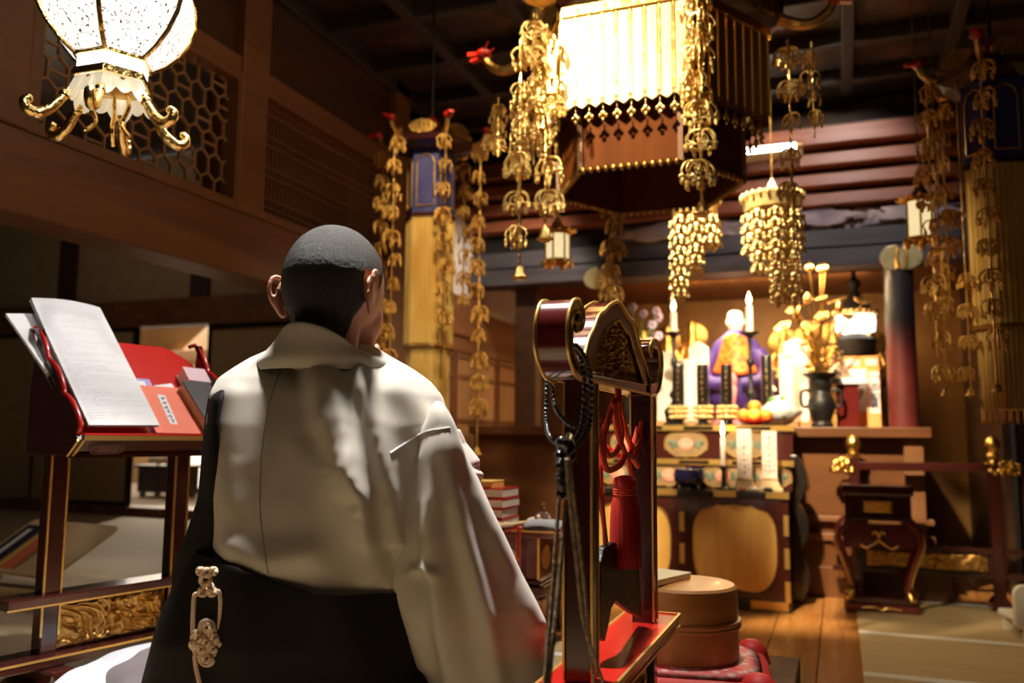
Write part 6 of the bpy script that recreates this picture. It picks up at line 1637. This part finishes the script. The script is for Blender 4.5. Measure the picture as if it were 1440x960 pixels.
B().box(-.155,.155,-.11,.11,.035,.062).build('base_board', MARD, t, smooth=False, bev=.005)
pl_ = B().box(-.17,.17,-.125,.125,0,.035).build('plinth', MAR, t, smooth=False, bev=.005)
q = B().tube(smoothpath([V((-.09,-.127,.016)),V((-.03,-.128,.022)),V((0,-.128,.012)),V((.03,-.128,.022)),V((.09,-.127,.016))],4), .0045, 6); q.build('gilt_scroll', GILT, pl_)
# railing
YR = 4.965
a, b_ = PY(1200,640,YR), PY(1396,640,YR)
hw = (b_.x-a.x)/2; rc_ = V(((a.x+b_.x)/2, YR, .0125)); zr = zat(650,1300,YR)-.0125; zf = zat(612,1300,YR)-.0125
t = thing('altar_railing', 'low dark lacquered railing with gilt finials and carved panel, right of the incense table', 'railing', rc_)
for s2 in (-1,1):
    p = B().box(s2*hw-.026,s2*hw+.026,-.026,.026,.03,zr+.02).build('post', MARD, t, smooth=False, bev=.004)
    B().rings([[V((s2*hw+sx*w_,sy*d_,z)) for sx,sy in ((-1,-1),(1,-1),(1,1),(-1,1))] for w_,d_,z in ((.05,.075,0),(.045,.07,.03),(.028,.04,.06))]).build('foot', MARD, t, smooth=False, bev=.003)
    q = B().lathe([(.03,0),(.034,.02),(.022,.034),(.034,.055),(.04,.075),(.03,.1),(.012,.118),(.001,.125)],14,c=(s2*hw,0,zr+.02)); 
    q.build('finial', GOLD, p)
    q = B(); r6 = random.Random(31+s2)
    for k in range(46): q.ball((s2*hw+s2*.045+r6.uniform(-.068,.068), r6.uniform(-.03,.03), zr-.022+r6.uniform(-.034,.034)), (r6.uniform(.012,.02),r6.uniform(.01,.016),r6.uniform(.010,.017)), 8, 6)
    q.build('gilt_mount', GOLD, p, ang=180)
    B().box(s2*hw+(-.10 if s2 < 0 else -.01),s2*hw+(.01 if s2 < 0 else .10),-.024,.024,zr-.05,zr+.005).build('rail_end', GOLDD, p, smooth=False, bev=.01)
B().box(-hw,hw,-.022,.022,zr-.045,zr-.0).build('top_rail', MARD, t, smooth=False, bev=.005)
z1_, z2_ = zat(772,1330,YR)-.0125, zat(806,1330,YR)-.0125
for z in (z1_, z2_): B().box(-hw-.12,hw+.12,-.022,.022,z-.014,z+.014).build('lower_rail', MARD, t, smooth=False, bev=.004)
pn = B().box(-hw+.026,hw-.026,-.006,.006,z2_+.014,z1_-.014).build('carved_panel', MARD, t, smooth=False); q = B(); carve(q,(-hw+.05,-.007,z2_+.018),(2*hw-.1,0,0),(0,0,z1_-z2_-.036),(0,-1,0),120,18,.02,26,12); q.build('carving', GOLDD, pn, ang=180)
# pale rounded backrest of a low seat peeking in at the right edge
c = PZ(1452,905,.0135); t = thing('legless_chair', 'pale rounded low seat just entering the picture at the right edge', 'seat', c, R(10))
q = B().prism([V((x,0,z)) for x,z in rrect(-.06,.3,.06,.235,.04)],(0,.03,0)); q.build('backrest', IVORY, t, smooth=False, bev=.006); B().box(-.03,.27,.03,.3,.06,.09).build('seat', IVORY, t, smooth=False, bev=.01)
for sx in (0,.24):
    for sy in (.04,.27): B().box(sx-.015,sx+.015,sy-.015,sy+.015,0,.06).build('leg', IVORY, t, smooth=False)
# ================================================================ LIGHT
def lamp(name, kind, loc, energy, col=(1,.85,.65), size=.1, target=None, spot=40, blend=.3, sy=None):
    l = bpy.data.lights.new(name, kind); l.energy = energy; l.color = col
    if kind == 'AREA':
        l.size = size
        if sy: l.shape = 'RECTANGLE'; l.size_y = sy
    elif kind == 'SPOT': l.spot_size = R(spot); l.spot_blend = blend; l.shadow_soft_size = size
    else: l.shadow_soft_size = size
    o = bpy.data.objects.new(name, l); COL.objects.link(o); o.location = loc
    if target is not None: o.rotation_euler = (V(target)-V(loc)).to_track_quat('-Z','Y').to_euler()
    return o
w = bpy.data.worlds.new('world'); S.world = w; w.use_nodes = True
w.node_tree.nodes['Background'].inputs[0].default_value = (1,.72,.48,1); w.node_tree.nodes['Background'].inputs[1].default_value = .018
lamp('ceiling_spot_seat', 'SPOT', (-.85,1.46,2.76), 470, (1,.94,.86), .09, (-.93,1.12,.8), 50, .5)
lamp('ceiling_spot_canopy', 'SPOT', (-1.35,.9,2.74), 420, (1,.8,.48), .05, (-.66,2.45,2.0), 28, .5)
lamp('ceiling_spot_lantern', 'SPOT', (-.2,.5,2.6), 60, (1,.93,.85), .05, P(165,130,1.9), 20, .5)
lamp('bead_lamp_fill', 'SPOT', (-.55,3.05,2.76), 900, (1,.78,.46), .05, (-.5,3.9,1.8), 50, .6)  # unseen spot put in to brighten the bead ornaments and the beams behind
lamp('banner_fill', 'SPOT', (-1.2,2.4,2.7), 110, (1,.76,.42), .05, (-1.66,3.3,1.6), 40, .6)  # added spot with no visible fixture, brightens the left banner's gold
lamp('tier_spot', 'SPOT', (-.55,3.6,2.74), 24, (1,.74,.42), .06, (-.62,4.6,.7), 36, .7)
lamp('alcove_lamp', 'AREA', (-.5,5.45,1.83), 46, (1,.70,.36), 1.3, (-.45,5.5,0), sy=.25)
lamp('far_room_daylight', 'AREA', (-7,7.2,2.6), 60, (1,.9,.75), 2, (-5.2,5,.3))
lamp('doorway_sun', 'SPOT', (-5.9,7.0,2.2), 260, (1,.86,.66), .1, (-4.0,4.2,.28), 40, .3)
lamp('tatami_fill', 'SPOT', (.55,4.6,2.5), 11, (1,.72,.42), .2, (.6,4.2,.0), 56, .8)  # unseen source placed over the tatami and incense table to light them
lamp('carving_fill', 'SPOT', (.1,4.1,2.76), 50, (1,.9,.84), .05, (-.1,5.25,2.08), 75, .6)  # extra spot, no fixture in view, added to light the cloud carving
lamp('desk_fill', 'SPOT', (-.35,2.3,2.76), 140, (1,.9,.76), .04, (-.5,2.1,.55), 40, .5)  # unseen spot added so the desk, its books and the drum lid are bright
lamp('book_rest_fill', 'SPOT', (-3.2,2.2,2.6), 22, (1,.86,.66), .05, P(60,780,3.5), 24, .6)  # invisible helper spot added for the pale book rest
lamp('ledger_fill', 'SPOT', (-.75,2.2,2.76), 150, (1,.94,.88), .04, (-1.66,1.6,1.0), 26, .5)  # unseen helper, placed clear of the lantern to light the ledger evenly
lamp('left_wall_glow', 'AREA', (-.9,2.6,2.6), 3.5, (1,.7,.4), .6, (-2.3,2.4,1.7))
lamp('left_room_fill', 'POINT', (-4.2,3.4,2.4), 5, (1,.75,.5), .2)  # added dim point source, no actual lamp here, lifts the sliding doors
lamp('left_door_fill', 'SPOT', (-1.3,4.4,2.5), 70, (1,.82,.62), .06, (-2.3,5.45,1.35), 62, .6)  # unseen spot added to brighten the board doors and white plaster
lamp('alcove_rear_fill', 'AREA', (-.4,6.0,1.92), 12, (1,.66,.3), 1.2, (-.4,6.9,1.2), sy=.2)  # added area source, no real lamp there, lights back wall and figures
lamp('garland_fill', 'SPOT', (-.35,.9,2.72), 130, (1,.82,.5), .05, (-.83,2.36,1.75), 30, .6)  # added spot without a fixture, for the front left canopy garlands
lamp('nave_glow', 'AREA', (.5,.3,2.7), 2.5, (1,.72,.45), 1.2, (-2.0,2.6,1.5))
for k, p in enumerate(flames): lamp('candle_glow', 'POINT', p+V((0,-.05,.06)), (.9,.9,.45)[k], (1,.55,.2), .02)
